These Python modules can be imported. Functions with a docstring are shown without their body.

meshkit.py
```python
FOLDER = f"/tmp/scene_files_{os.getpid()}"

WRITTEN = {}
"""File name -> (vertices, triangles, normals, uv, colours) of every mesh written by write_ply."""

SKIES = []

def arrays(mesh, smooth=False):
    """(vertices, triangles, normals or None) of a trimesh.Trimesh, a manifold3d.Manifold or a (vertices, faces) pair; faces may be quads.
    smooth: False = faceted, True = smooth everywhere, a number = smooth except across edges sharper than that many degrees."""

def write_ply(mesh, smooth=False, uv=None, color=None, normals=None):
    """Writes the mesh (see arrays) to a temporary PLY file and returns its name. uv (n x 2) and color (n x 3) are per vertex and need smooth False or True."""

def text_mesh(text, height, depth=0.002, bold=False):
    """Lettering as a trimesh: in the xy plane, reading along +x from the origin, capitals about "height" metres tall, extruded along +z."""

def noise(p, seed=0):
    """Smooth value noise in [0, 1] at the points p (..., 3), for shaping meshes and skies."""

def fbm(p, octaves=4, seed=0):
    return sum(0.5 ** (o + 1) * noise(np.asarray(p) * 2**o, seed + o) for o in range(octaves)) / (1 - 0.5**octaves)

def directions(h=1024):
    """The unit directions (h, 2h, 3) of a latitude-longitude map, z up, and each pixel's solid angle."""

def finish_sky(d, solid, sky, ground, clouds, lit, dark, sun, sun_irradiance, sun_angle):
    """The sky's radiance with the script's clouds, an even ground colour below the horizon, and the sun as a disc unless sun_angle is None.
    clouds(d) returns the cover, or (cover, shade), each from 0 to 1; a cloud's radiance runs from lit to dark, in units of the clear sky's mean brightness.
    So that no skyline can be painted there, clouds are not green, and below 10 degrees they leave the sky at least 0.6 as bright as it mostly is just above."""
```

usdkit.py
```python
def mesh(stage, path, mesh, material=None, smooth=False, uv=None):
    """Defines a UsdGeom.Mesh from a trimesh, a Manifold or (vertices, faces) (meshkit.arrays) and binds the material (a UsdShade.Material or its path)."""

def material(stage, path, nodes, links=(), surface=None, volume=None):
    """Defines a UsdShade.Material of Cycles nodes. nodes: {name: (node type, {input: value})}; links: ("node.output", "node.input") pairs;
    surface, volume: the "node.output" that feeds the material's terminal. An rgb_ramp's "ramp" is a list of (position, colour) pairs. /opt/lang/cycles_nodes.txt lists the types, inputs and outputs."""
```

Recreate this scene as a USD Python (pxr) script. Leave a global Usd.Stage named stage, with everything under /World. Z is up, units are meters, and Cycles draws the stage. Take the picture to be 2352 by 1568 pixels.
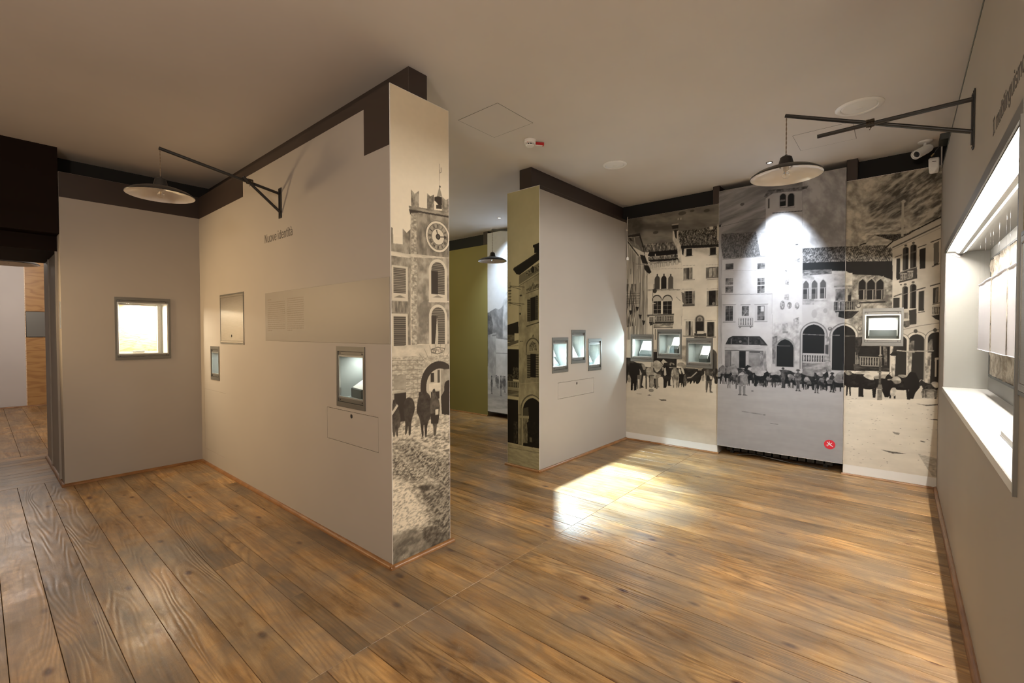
import math
import random
import numpy as np
import trimesh
import manifold3d as m3
from scipy import ndimage
from pxr import Gf, Sdf, Usd, UsdGeom, UsdLux, UsdShade, Vt
import usdkit
import meshkit

random.seed(7)
stage = Usd.Stage.CreateInMemory()
UsdGeom.SetStageUpAxis(stage, UsdGeom.Tokens.z)
UsdGeom.SetStageMetersPerUnit(stage, 1.0)
world = UsdGeom.Xform.Define(stage, '/World')
stage.SetDefaultPrim(world.GetPrim())
UsdGeom.Scope.Define(stage, '/World/Looks')

# ------------------------------------------------------------------ camera
# x runs towards the mural wall, y runs towards the alcove, z is up; the eye stands at (0, 0, 1.5)
EYE, YAW, PITCH, ROLL = (0.0, 0.0, 1.5), 0.7055, -0.0209, -0.0012
cam = UsdGeom.Camera.Define(stage, '/World/camera')
_f = np.array([math.cos(YAW) * math.cos(PITCH), math.sin(YAW) * math.cos(PITCH), math.sin(PITCH)])
_r = np.array([math.sin(YAW), -math.cos(YAW), 0.0])
_u = np.cross(_r, _f)
_c, _s = math.cos(ROLL), math.sin(ROLL)
_r, _u = _c * _r + _s * _u, -_s * _r + _c * _u
cam.AddTransformOp().Set(Gf.Matrix4d(*_r, 0, *_u, 0, *(-_f), 0, *EYE, 1))
cam.CreateHorizontalApertureAttr(36.0)
cam.CreateVerticalApertureAttr(24.0)
cam.CreateFocalLengthAttr(36.0 * 1049.2 / 2352)
cam.CreateClippingRangeAttr(Gf.Vec2f(0.02, 200))
cam.CreateExposureAttr(0.0)


# ------------------------------------------------------------------ lights
def sphere_light(name, pos, watts, color, radius=0.03, aim=None, cone=None, soft=0.5):
    l = UsdLux.SphereLight.Define(stage, '/World/' + name)
    l.CreateRadiusAttr(radius)
    l.CreateIntensityAttr(watts)
    l.CreateNormalizeAttr(True)
    l.CreateColorAttr(Gf.Vec3f(*color))
    if aim is None:
        l.AddTranslateOp().Set(Gf.Vec3d(*pos))
    else:
        d = np.array(aim, float) - np.array(pos, float)
        d /= np.linalg.norm(d)
        a = np.cross([0, 1, 0] if abs(d[1]) < 0.9 else [1, 0, 0], -d)
        a /= np.linalg.norm(a)
        b = np.cross(-d, a)
        l.AddTransformOp().Set(Gf.Matrix4d(*a, 0, *b, 0, *(-d), 0, *pos, 1))
        sh = UsdLux.ShapingAPI.Apply(l.GetPrim())
        sh.CreateShapingConeAngleAttr(cone)
        sh.CreateShapingConeSoftnessAttr(soft)
    return l


WARM, NEUTRAL, COOL = (1.0, 0.70, 0.40), (1.0, 0.90, 0.80), (0.80, 0.90, 1.0)
# recessed ceiling spots seen in the photograph
sphere_light('mural_spot_light', (5.449, 1.079, 3.262), 185.0, COOL, 0.02, (5.898, 1.02, 2.12), 25, 1.0)
sphere_light('banner_spot_light', (5.33, 4.795, 3.262), 95.0, (0.66, 0.82, 1.0), 0.02, (5.918, 4.9, 2.3), 45, 1.0)
# added fill globes, unseen behind the camera and in the rooms beyond
FILL_GLOBES = [((-1.5, 0.45, 2.35), 50.0, (1.0, 0.87, 0.73)), 
          ((0.3, 11.0, 2.9), 33.0, (1.0, 0.9, 0.80)), ((3.4, 6.4, 2.9), 22.0, (1.0, 0.9, 0.6))]
for k, (p, w, c) in enumerate(FILL_GLOBES):
    sphere_light('fill_globe_light' + ('_%03d' % k if k else ''), p, w, c, 0.20)
# an added warm fill spot, out of view by the doorway, washing the partition
sphere_light('fill_spot_light', (-1.0, 5.86, 2.0), 92.0, (1.0, 0.70, 0.38), 0.17, (1.694, 5.0, 1.45), 44, 1.0)
# small spots in the display cases: they also spill through the panes on the floor and the near wall
CASE_SPOTS = [((4.270, 3.022, 1.366), (3.95, 2.48, 0.0), 34, 400.0), ((4.652, 3.022, 1.450), (4.60, 2.30, 0.0), 36, 40.0), ((5.033, 3.022, 1.344), (5.10, 2.40, 0.0), 36, 55.0),
              ((5.985, 2.690, 1.270), (5.45, 2.925, 1.36), 72, 7.0)]
for k, (p, aim, cone, w) in enumerate(CASE_SPOTS):
    sphere_light('case_spot_light' + ('_%03d' % k if k else ''), p, w, (0.70, 0.88, 1.0), 0.008, aim, cone, 0.6)

# ------------------------------------------------------------------ helpers
TAKEN = {}


def fresh(parent, name):
    key = parent + '/' + name
    n = TAKEN.get(key, 0)
    TAKEN[key] = n + 1
    return key + ('_%03d' % n if n else '')


def tag(prim, label=None, cat=None, group=None, kind=None):
    prim = prim.GetPrim()
    for k, v in (('label', label), ('category', cat), ('group', group), ('kind', kind)):
        if v:
            prim.SetCustomDataByKey(k, v)
    return prim


def thing(name, label, cat, loc=(0, 0, 0), rotz=0, group=None, kind=None):
    x = UsdGeom.Xform.Define(stage, fresh('/World', name))
    x.AddTranslateOp().Set(Gf.Vec3d(*loc))
    if rotz:
        x.AddRotateZOp().Set(rotz)
    tag(x, label, cat, group, kind)
    return x


def obj(name, mesh, mat, parent=None, smooth=False, label=None):
    p = str(parent.GetPath()) if parent is not None else '/World'
    m = usdkit.mesh(stage, fresh(p, name), mesh, LOOKS[mat], smooth)
    if label:
        tag(m, label)
    return m


def struct(name, mesh, mat, label=None, cat=None, parent=None, smooth=False):
    m = obj(name, mesh, mat, parent, smooth)
    if parent is None:
        tag(m, label, cat, None, 'structure')
    return m


def tri(m):
    if hasattr(m, 'to_mesh'):
        q = m.to_mesh()
        return trimesh.Trimesh(q.vert_properties[:, :3], q.tri_verts, process=False)
    return m


def join(*ms):
    return trimesh.util.concatenate([tri(m) for m in ms])


def box(x0, y0, z0, x1, y1, z1):
    b = trimesh.creation.box([abs(x1 - x0), abs(y1 - y0), abs(z1 - z0)])
    b.apply_translation([(x0 + x1) / 2, (y0 + y1) / 2, (z0 + z1) / 2])
    return b


def mbox(x0, y0, z0, x1, y1, z1):
    return m3.Manifold.cube((x1 - x0, y1 - y0, z1 - z0)).translate((x0, y0, z0))


def bevel(x0, y0, z0, x1, y1, z1, r=0.002):
    """A box with chamfered edges."""
    x0, x1, y0, y1, z0, z1 = min(x0, x1), max(x0, x1), min(y0, y1), max(y0, y1), min(z0, z1), max(z0, z1)
    r = min(r, (x1 - x0) / 2.5, (y1 - y0) / 2.5, (z1 - z0) / 2.5)
    pts = []
    for x, sx in ((x0, 1), (x1, -1)):
        for y, sy in ((y0, 1), (y1, -1)):
            for z, sz in ((z0, 1), (z1, -1)):
                pts += [(x + sx * r, y + sy * r, z), (x + sx * r, y, z + sz * r), (x, y + sy * r, z + sz * r)]
    return m3.Manifold.hull_points(np.array(pts))


def tube(p0, p1, r, n=14):
    return trimesh.creation.cylinder(r, segment=[p0, p1], sections=n)


def lathe(profile, n=48):
    return trimesh.creation.revolve(np.array(profile, float), sections=n)


def sweep(points, r, n=8):
    p = np.array(points, float)
    t = np.gradient(p, axis=0)
    t /= np.linalg.norm(t, axis=1, keepdims=True) + 1e-12
    a = np.cross(t, np.where(np.abs(t[:, 2:]) < 0.9, [0, 0, 1.0], [1.0, 0, 0]))
    a /= np.linalg.norm(a, axis=1, keepdims=True) + 1e-12
    b, g = np.cross(t, a), np.arange(n) * 2 * np.pi / n
    v = (p[:, None] + r * (np.cos(g)[None, :, None] * a[:, None] + np.sin(g)[None, :, None] * b[:, None])).reshape(-1, 3)
    i, j = np.meshgrid(np.arange(len(p) - 1), np.arange(n), indexing='ij')
    q = np.stack([i * n + j, i * n + (j + 1) % n, (i + 1) * n + (j + 1) % n, (i + 1) * n + j], -1).reshape(-1, 4)
    f = np.vstack([q[:, [0, 1, 2]], q[:, [0, 2, 3]]])
    k = len(v)
    v = np.vstack([v, p[:1], p[-1:]])
    e = np.arange(n)
    f = np.vstack([f, np.stack([np.full(n, k), (e + 1) % n, e], 1), np.stack([np.full(n, k + 1), (len(p) - 1) * n + e, (len(p) - 1) * n + (e + 1) % n], 1)])
    return trimesh.Trimesh(v, f, process=False)


def ring(x0, z0, x1, z1, side, tb, y0, y1):
    """A rectangular frame in the x-z plane."""
    return mbox(x0, y0, z0, x1, y1, z1) - mbox(x0 + side, y0 - 1, z0 + tb, x1 - side, y1 + 1, z1 - tb)


# ------------------------------------------------------------------ materials
LOOKS = {}


def look(name, nodes, links=(), surface='p.BSDF'):
    LOOKS[name] = usdkit.material(stage, '/World/Looks/' + name, nodes, links, surface=surface)


def plain(name, color, rough=0.5, metal=0.0, **k):
    look(name, {'p': ('principled_bsdf', {'base_color': color, 'roughness': rough, 'metallic': metal, **k})})


def paint(name, color, rough=0.6, amount=0.03):
    c1 = tuple(c * (1 - amount) for c in color)
    c2 = tuple(min(1, c * (1 + amount)) for c in color)
    look(name, {'g': ('geometry', {}), 'n': ('noise_texture', {'scale': 1.4, 'detail': 4.0}),
                'r': ('rgb_ramp', {'ramp': [(0.3, c1), (0.7, c2)]}),
                'n2': ('noise_texture', {'scale': 260.0, 'detail': 2.0}), 'b': ('bump', {'strength': 0.06, 'distance': 0.002}),
                'p': ('principled_bsdf', {'roughness': rough, 'specular_ior_level': 0.35})},
         [('g.position', 'n.vector'), ('n.fac', 'r.fac'), ('r.color', 'p.base_color'), ('g.position', 'n2.vector'),
          ('n2.fac', 'b.height'), ('b.normal', 'p.normal')])


paint('wall_paint', (0.40, 0.363, 0.322))
paint('white_paint', (0.72, 0.70, 0.66))
paint('ceiling_paint', (0.72, 0.675, 0.64), 0.8)
paint('brown_paint', (0.045, 0.032, 0.027), 0.45, 0.08)
plain('shaded_header', (0.012, 0.006, 0.004), 0.7, specular_ior_level=0.1)  # the beams' brown, darkened to hold the shade over the doorway
paint('olive_paint', (0.20, 0.17, 0.055), 0.6)
paint('far_white', (0.60, 0.56, 0.54))
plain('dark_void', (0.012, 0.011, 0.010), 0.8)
plain('black_metal', (0.022, 0.020, 0.019), 0.38)
plain('shade_white', (0.80, 0.76, 0.72), 0.12, coat_weight=0.5)
plain('white_plastic', (0.90, 0.885, 0.865), 0.35)
plain('red_plastic', (0.55, 0.015, 0.02), 0.4)
plain('red_print', (0.62, 0.02, 0.04), 0.5)
plain('white_print', (0.80, 0.80, 0.80), 0.5)
plain('grey_metal', (0.20, 0.195, 0.18), 0.38, 0.55)
plain('aluminium', (0.62, 0.64, 0.63), 0.28, 0.8)
plain('brass', (0.55, 0.40, 0.2), 0.3, 0.9)
plain('screw_metal', (0.10, 0.09, 0.085), 0.35, 0.8)
plain('case_lining', (0.35, 0.37, 0.355), 0.4)
plain('case_lining_white', (0.78, 0.75, 0.70), 0.5)
plain('niche_white', (0.64, 0.63, 0.60), 0.28)
plain('niche_liner', (0.27, 0.262, 0.238), 0.45)
plain('card_white', (0.82, 0.80, 0.76), 0.5)
plain('stand_black', (0.06, 0.065, 0.062), 0.45)
plain('letter_grey', (0.10, 0.088, 0.078), 0.7)
plain('text_ink', (0.23, 0.19, 0.15), 0.55)
plain('rope', (0.05, 0.035, 0.02), 0.9)
plain('cord_fabric', (0.20, 0.14, 0.09), 0.9)
plain('cable_white', (0.62, 0.58, 0.53), 0.5)
plain('film', (0.275, 0.25, 0.22), 0.46, 0.18, specular_ior_level=0.6)
plain('lens_black', (0.01, 0.01, 0.012), 0.06)
plain('chrome', (0.7, 0.68, 0.62), 0.15, 1.0)
look('fill_globe_opal', {'p': ('principled_bsdf', {'base_color': (0.8, 0.8, 0.78), 'roughness': 0.3})})
look('clear_glass', {'p': ('principled_bsdf', {'base_color': (1, 1, 1), 'roughness': 0.02, 'transmission_weight': 1.0, 'ior': 1.45})})
look('pane_glass', {'f': ('layer_weight', {'blend': 0.5}), 'pw': ('math', {'math_type': 'power', 'value2': 4.0}), 'ma': ('math', {'math_type': 'multiply_add', 'value2': 0.8, 'value3': 0.035}), 't': ('transparent_bsdf', {'color': (0.95, 0.98, 0.965)}), 'g': ('glossy_bsdf', {'color': (1, 1, 1), 'roughness': 0.02}), 'm': ('mix_closure', {})},
     [('f.facing', 'pw.value1'), ('pw.value', 'ma.value1'), ('ma.value', 'm.fac'), ('t.BSDF', 'm.closure1'), ('g.BSDF', 'm.closure2')], 'm.closure')
look('brushed_steel', {'g': ('geometry', {}), 'mp': ('mapping', {'scale': (3.0, 3.0, 160.0)}), 'n': ('noise_texture', {'scale': 3.0, 'detail': 3.0}),
                       'r': ('rgb_ramp', {'ramp': [(0.3, (0.42, 0.39, 0.34)), (0.7, (0.50, 0.47, 0.42))]}),
                       'p': ('principled_bsdf', {'metallic': 0.85, 'roughness': 0.36})},
     [('g.position', 'mp.vector'), ('mp.vector', 'n.vector'), ('n.fac', 'r.fac'), ('r.color', 'p.base_color')])
look('sheer_fabric', {'d': ('diffuse_bsdf', {'color': (0.88, 0.87, 0.89)}), 't': ('translucent_bsdf', {'color': (0.88, 0.87, 0.91)}), 'm': ('mix_closure', {'fac': 0.45})},
     [('d.BSDF', 'm.closure1'), ('t.BSDF', 'm.closure2')], 'm.closure')
look('ink', {'a': ('attribute', {'attribute': 'ink'}), 'p': ('principled_bsdf', {'roughness': 0.6, 'specular_ior_level': 0.08})}, [('a.color', 'p.base_color')])


def glow(name, color, strength):
    look(name, {'e': ('emission', {'color': color, 'strength': strength})}, (), 'e.emission')


glow('led_white', (0.99, 1.0, 0.97), 900.0)
glow('led_warm', (1.0, 0.84, 0.66), 4200.0)
glow('led_strip', (1.0, 0.95, 0.88), 730.0)
glow('led_soft', (0.99, 1.0, 0.97), 300.0)
glow('led_strip_added', (1.0, 0.95, 0.88), 22.0)
glow('spot_lens', (0.85, 0.93, 1.0), 40.0)


def wood(name, along_y):
    """Old varnished softwood boards: streaks and growth rings along the board, amber and brown patches, knots, grey dirt, scuffs."""
    def sc(across, along):
        return (across, along, 1.0) if along_y else (along, across, 1.0)
    nodes = {
        'g': ('geometry', {}), 'a': ('attribute', {'attribute': 'rnd'}), 'sep': ('separate_color', {}),
        'o': ('vector_math', {'math_type': 'scale', 'scale': 40.0}), 'v': ('vector_math', {'math_type': 'add'}),
        'm1': ('mapping', {'scale': sc(15, 1.6)}), 'n1': ('noise_texture', {'scale': 1.0, 'detail': 6.0, 'roughness': 0.65, 'distortion': 0.5}),
        'ramp': ('rgb_ramp', {'ramp': [(0.28, (0.165, 0.090, 0.034)), (0.45, (0.305, 0.182, 0.076)), (0.60, (0.41, 0.265, 0.125)), (0.75, (0.51, 0.355, 0.185))]}),
        'm6': ('mapping', {'scale': sc(4.2, 1.5)}), 'n6': ('noise_texture', {'scale': 1.0, 'detail': 4.0, 'roughness': 0.6}),
        'r6': ('rgb_ramp', {'ramp': [(0.32, (0.55, 0.50, 0.46)), (0.5, (1.0, 0.96, 0.9)), (0.68, (1.34, 1.16, 0.86))]}),
        'x6': ('mix_color', {'blend_type': 'multiply', 'fac': 0.85}),
        'm2': ('mapping', {'scale': sc(5.0, 0.52)}), 'n2': ('noise_texture', {'scale': 1.0, 'detail': 2.0, 'roughness': 0.4, 'distortion': 0.25}),
        'k': ('math', {'math_type': 'multiply', 'value2': 120.0}), 's': ('math', {'math_type': 'sine'}),
        'rr': ('map_range', {'from_min': -1.0, 'from_max': 1.0, 'to_min': 0.0, 'to_max': 1.0}),
        'rc': ('rgb_ramp', {'ramp': [(0.0, (0.38, 0.30, 0.22)), (0.5, (0.96, 0.94, 0.9)), (1.0, (1.12, 1.08, 1.0))]}),
        'rf': ('math', {'math_type': 'multiply_add', 'value2': 0.42, 'value3': 0.10}),
        'x2': ('mix_color', {'blend_type': 'multiply'}),
        'm3': ('mapping', {'scale': sc(150, 9)}), 'n3': ('noise_texture', {'scale': 1.0, 'detail': 3.0, 'roughness': 0.7}),
        'fr': ('rgb_ramp', {'ramp': [(0.35, (0.74, 0.71, 0.68)), (0.6, (1.06, 1.06, 1.06))]}),
        'x3': ('mix_color', {'blend_type': 'multiply', 'fac': 0.38}),
        'm4': ('mapping', {'scale': sc(7.0, 3.6)[:2] + (0.0,)}), 'vo': ('voronoi_texture', {'scale': 1.0}), 'vs': ('separate_color', {}),
        'kr': ('rgb_ramp', {'ramp': [(0.06, (0.20, 0.10, 0.065)), (0.10, (0.50, 0.37, 0.27)), (0.17, (1, 1, 1))]}),
        'kp': ('math', {'math_type': 'greater_than', 'value2': 0.5}), 'x4': ('mix_color', {'blend_type': 'multiply'}),
        'n5': ('noise_texture', {'scale': 2.3, 'detail': 9.0, 'roughness': 0.68, 'distortion': 0.3}),
        'wr': ('rgb_ramp', {'ramp': [(0.44, (0, 0, 0)), (0.60, (1, 1, 1))]}), 'wm': ('math', {'math_type': 'multiply', 'value2': 0.60}),
        'px': ('separate_xyz', {}), 'we': ('map_range', {'from_min': -0.075, 'from_max': -0.045, 'to_min': 0.12, 'to_max': 1.0, 'clamp': True}), 'wq': ('math', {'math_type': 'multiply'}),
        'x5': ('mix_color', {'blend_type': 'mix', 'b': (0.165, 0.128, 0.092)}),
        'n7': ('noise_texture', {'scale': 70.0, 'detail': 5.0, 'roughness': 0.7, 'distortion': 0.8}),
        'sr': ('rgb_ramp', {'ramp': [(0.60, (0, 0, 0)), (0.70, (1, 1, 1))]}), 'sm': ('math', {'math_type': 'multiply', 'value2': 0.35}),
        'x7': ('mix_color', {'blend_type': 'mix', 'b': (0.40, 0.31, 0.20)}),
        'tn': ('math', {'math_type': 'multiply_add', 'value2': 0.50, 'value3': 0.74}), 'tc': ('vector_math', {'math_type': 'scale'}),
        'ro': ('map_range', {'from_min': 0.3, 'from_max': 0.7, 'to_min': 0.25, 'to_max': 0.46}),
        'rs': ('math', {'math_type': 'multiply_add', 'value2': 0.28}),
        'bs': ('math', {'math_type': 'multiply_add', 'value2': 0.35}), 'bs2': ('math', {'math_type': 'multiply_add', 'value2': 0.9}),
        'b': ('bump', {'strength': 0.22, 'distance': 0.0022}),
        'p': ('principled_bsdf', {'specular_ior_level': 0.5}),
    }
    links = [('a.color', 'o.vector1'), ('a.color', 'sep.color'), ('g.position', 'v.vector1'), ('o.vector', 'v.vector2')]
    for i in '1236':
        links += [('v.vector', 'm%s.vector' % i), ('m%s.vector' % i, 'n%s.vector' % i)]
    links += [('v.vector', 'm4.vector'), ('m4.vector', 'vo.vector'), ('g.position', 'n5.vector'), ('g.position', 'n7.vector'), ('g.position', 'px.vector'),
              ('n1.fac', 'ramp.fac'), ('n6.fac', 'r6.fac'), ('ramp.color', 'x6.a'), ('r6.color', 'x6.b'),
              ('n2.fac', 'k.value1'), ('k.value', 's.value1'), ('s.value', 'rr.value'), ('rr.result', 'rc.fac'), ('sep.g', 'rf.value1'), ('rf.value', 'x2.fac'),
              ('x6.result', 'x2.a'), ('rc.color', 'x2.b'), ('n3.fac', 'fr.fac'), ('x2.result', 'x3.a'), ('fr.color', 'x3.b'),
              ('vo.distance', 'kr.fac'), ('vo.color', 'vs.color'), ('vs.r', 'kp.value1'), ('kp.value', 'x4.fac'), ('x3.result', 'x4.a'), ('kr.color', 'x4.b'),
              ('n5.fac', 'wr.fac'), ('wr.color', 'wm.value1'), ('px.y', 'we.value'), ('wm.value', 'wq.value1'), ('we.result', 'wq.value2'), ('wq.value', 'x5.fac'), ('x4.result', 'x5.a'),
              ('n7.fac', 'sr.fac'), ('sr.color', 'sm.value1'), ('sm.value', 'x7.fac'), ('x5.result', 'x7.a'),
              ('sep.r', 'tn.value1'), ('x7.result', 'tc.vector1'), ('tn.value', 'tc.scale'), ('tc.vector', 'p.base_color'),
              ('n5.fac', 'ro.value'), ('sr.color', 'rs.value1'), ('ro.result', 'rs.value3'), ('rs.value', 'p.roughness'),
              ('n3.fac', 'bs.value1'), ('rr.result', 'bs.value3'), ('n7.fac', 'bs2.value1'), ('bs.value', 'bs2.value3'), ('bs2.value', 'b.height'), ('b.normal', 'p.normal')]
    look(name, nodes, links)


wood('plank_wood', True)
wood('plank_wood_across', False)
look('trim_wood', {'g': ('geometry', {}), 'n': ('noise_texture', {'scale': 9.0, 'detail': 4.0}), 'r': ('rgb_ramp', {'ramp': [(0.3, (0.20, 0.085, 0.026)), (0.7, (0.32, 0.155, 0.055))]}), 'p': ('principled_bsdf', {'roughness': 0.35})},
     [('g.position', 'n.vector'), ('n.fac', 'r.fac'), ('r.color', 'p.base_color')])


def panel_wood(name, c1, c2, c3, scale):
    look(name, {'g': ('geometry', {}), 'mp': ('mapping', {'scale': (0.5 * scale, 1, 2.6 * scale)}), 'n': ('noise_texture', {'scale': 1.6, 'detail': 3.0, 'distortion': 0.7}),
                'k': ('math', {'math_type': 'multiply', 'value2': 42.0}), 's': ('math', {'math_type': 'sine'}),
                'm': ('map_range', {'from_min': -1.0, 'from_max': 1.0, 'to_min': 0.0, 'to_max': 1.0}),
                'r': ('rgb_ramp', {'ramp': [(0.0, c1), (0.25, c2), (1.0, c3)]}), 'p': ('principled_bsdf', {'roughness': 0.4})},
         [('g.position', 'mp.vector'), ('mp.vector', 'n.vector'), ('n.fac', 'k.value1'), ('k.value', 's.value1'), ('s.value', 'm.value'), ('m.result', 'r.fac'), ('r.color', 'p.base_color')])


panel_wood('veneer', (0.36, 0.18, 0.065), (0.42, 0.225, 0.08), (0.47, 0.265, 0.10), 1.0)
panel_wood('pale_veneer', (0.60, 0.40, 0.23), (0.74, 0.57, 0.40), (0.80, 0.67, 0.52), 5.0)
look('rough_stone', {'g': ('geometry', {}), 'n': ('noise_texture', {'scale': 7.0, 'detail': 8.0, 'roughness': 0.65, 'distortion': 0.8}),
                     'r': ('rgb_ramp', {'ramp': [(0.33, (0.10, 0.075, 0.05)), (0.48, (0.36, 0.31, 0.24)), (0.62, (0.62, 0.57, 0.48))]}), 'p': ('principled_bsdf', {'roughness': 0.8})},
     [('g.position', 'n.vector'), ('n.fac', 'r.fac'), ('r.color', 'p.base_color')])

# ------------------------------------------------------------------ the shell
CEIL, TOP = 3.28, 3.05           # ceiling, top of the wall panels
PX, PY0, PY1 = 1.694, 2.446, 6.19   # the partition's face and its ends
SX0, SX1, SY0, SY1 = 3.890, 5.92, 2.925, 3.374   # the spur wall
MX = 5.898                       # the mural wall's face
RY = -0.275                      # the right wall's face
CD = 0.30                        # depth of the display cases

# every display case: wall, right-hand position along the wall, z of its lower edge, width, height
CASES = {
    'alcove': (0.936, 1.213, 0.470, 0.654), 'slim': (5.835, 0.980, 0.264, 0.366), 'low': (3.105, 0.970, 0.365, 0.427),
    'spur_a': (4.114, 1.043, 0.312, 0.392), 'spur_b': (4.498, 1.128, 0.309, 0.392), 'spur_c': (4.877, 1.020, 0.313, 0.394),
    'mural_a': (2.853, 1.095, 0.322, 0.368), 'mural_b': (2.475, 1.150, 0.322, 0.380), 'mural_c': (2.090, 1.045, 0.322, 0.375), 'mural_d': (0.301, 1.357, 0.316, 0.375),
}


def pocket_y(k, face, depth):
    x, z, w, h = CASES[k]
    return mbox(x, face - 0.1, z, x + w, face + depth, z + h)


def pocket_x(k, face, depth):
    y, z, w, h = CASES[k]
    return mbox(face - 0.1, y - w, z, face + depth, y, z + h)


struct('floor_base', box(-2.7, -0.8, -0.14, 8.0, 14.2, -0.03), 'dark_void', 'dark subfloor under the old boards', 'floor')
struct('ceiling', box(-2.7, -0.8, CEIL, 8.0, 14.2, CEIL + 0.06), 'ceiling_paint', 'plain off-white plaster ceiling over all the rooms', 'ceiling')

# partition with the pale "Nuove identità" face
part_wall = mbox(PX, PY0, 0.0, PX + 0.485, PY1 + 0.05, TOP) - pocket_x('slim', PX, CD + 0.03) - pocket_x('low', PX, CD + 0.03)
part_wall = part_wall - mbox(PX - 0.1, 2.588, 0.711, PX + 0.035, 3.258, 0.944)
part_wall = part_wall - mbox(PX - 0.1, 5.385, 0.168, PX + 0.035, 6.082, 0.857)
w = thing('wall_partition', 'pale partition wall lettered Nuove identità with two lit cases', 'wall', kind='structure')
obj('body', part_wall, 'wall_paint', w)
obj('painted_band', box(PX - 0.001, PY0, 2.975, PX + 0.002, PY1, TOP - 0.001), 'brown_paint', w)
obj('painted_band', box(PX - 0.0012, PY0, 2.670, PX + 0.002, 2.732, 2.9752), 'brown_paint', w)
obj('painted_band', box(PX - 0.0012, 4.848, 2.806, PX + 0.002, PY1, 2.9752), 'brown_paint', w)
struct('beam_partition', bevel(1.905, 2.53, TOP, 2.065, 6.575, CEIL, 0.004), 'brown_paint', 'dark brown beam on top of the partition wall', 'beam')

# spur wall with three lit cases
spur = mbox(SX0, SY0, 0.0, SX1, SY1, TOP)
for k in ('spur_a', 'spur_b', 'spur_c'):
    spur = spur - pocket_y(k, SY0, CD + 0.03)
spur = spur - mbox(4.224, SY0 - 0.1, 0.742, 5.016, SY0 + 0.035, 0.928)
w = thing('wall_spur', 'pale spur wall holding three small lit cases', 'wall', kind='structure')
obj('body', spur, 'wall_paint', w)
obj('painted_band', box(SX0, SY0 - 0.001, 3.012, MX, SY0 + 0.002, TOP - 0.001), 'brown_paint', w)
struct('beam_spur', bevel(3.915, 3.06, TOP, 6.05, 3.225, CEIL, 0.004), 'brown_paint', 'dark brown beam on top of the spur wall', 'beam')

# wall behind the mural boards, with the window niche behind the middle one
mw = mbox(5.922, 1.705, 0.0, 6.35, 7.4, TOP)
for k in ('mural_a', 'mural_b', 'mural_c'):
    mw = mw - pocket_x(k, 5.922, CD)
mw = mw - mbox(5.9, 3.4, -0.1, 6.6, 5.594, 3.4)
mw2 = mbox(5.922, -0.8, 0.0, 6.35, 0.4516, TOP) - pocket_x('mural_d', 5.922, CD)
struct('wall_mural', join(mw, mw2), 'wall_paint', 'wall carrying the photographic mural boards', 'wall')
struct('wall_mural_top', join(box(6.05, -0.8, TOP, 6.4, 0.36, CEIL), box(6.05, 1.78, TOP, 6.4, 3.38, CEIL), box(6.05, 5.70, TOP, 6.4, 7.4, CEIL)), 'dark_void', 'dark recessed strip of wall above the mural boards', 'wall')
for y0, y1 in ((1.705, 1.782), (0.360, 0.4516), (5.594, 5.70)):
    struct('beam_post', bevel(5.905, y0, TOP, 6.40, y1, CEIL, 0.003), 'brown_paint', 'brown post beside the niche above the mural boards', 'beam')
struct('wall_niche', join(box(6.55, 0.3, 0, 6.6, 1.9, CEIL), box(6.35, 0.3, 0, 6.6, 0.4516, CEIL), box(6.35, 1.705, 0, 6.6, 1.9, CEIL)), 'far_white', 'pale back of the window niche behind the middle mural board', 'wall')
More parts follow.
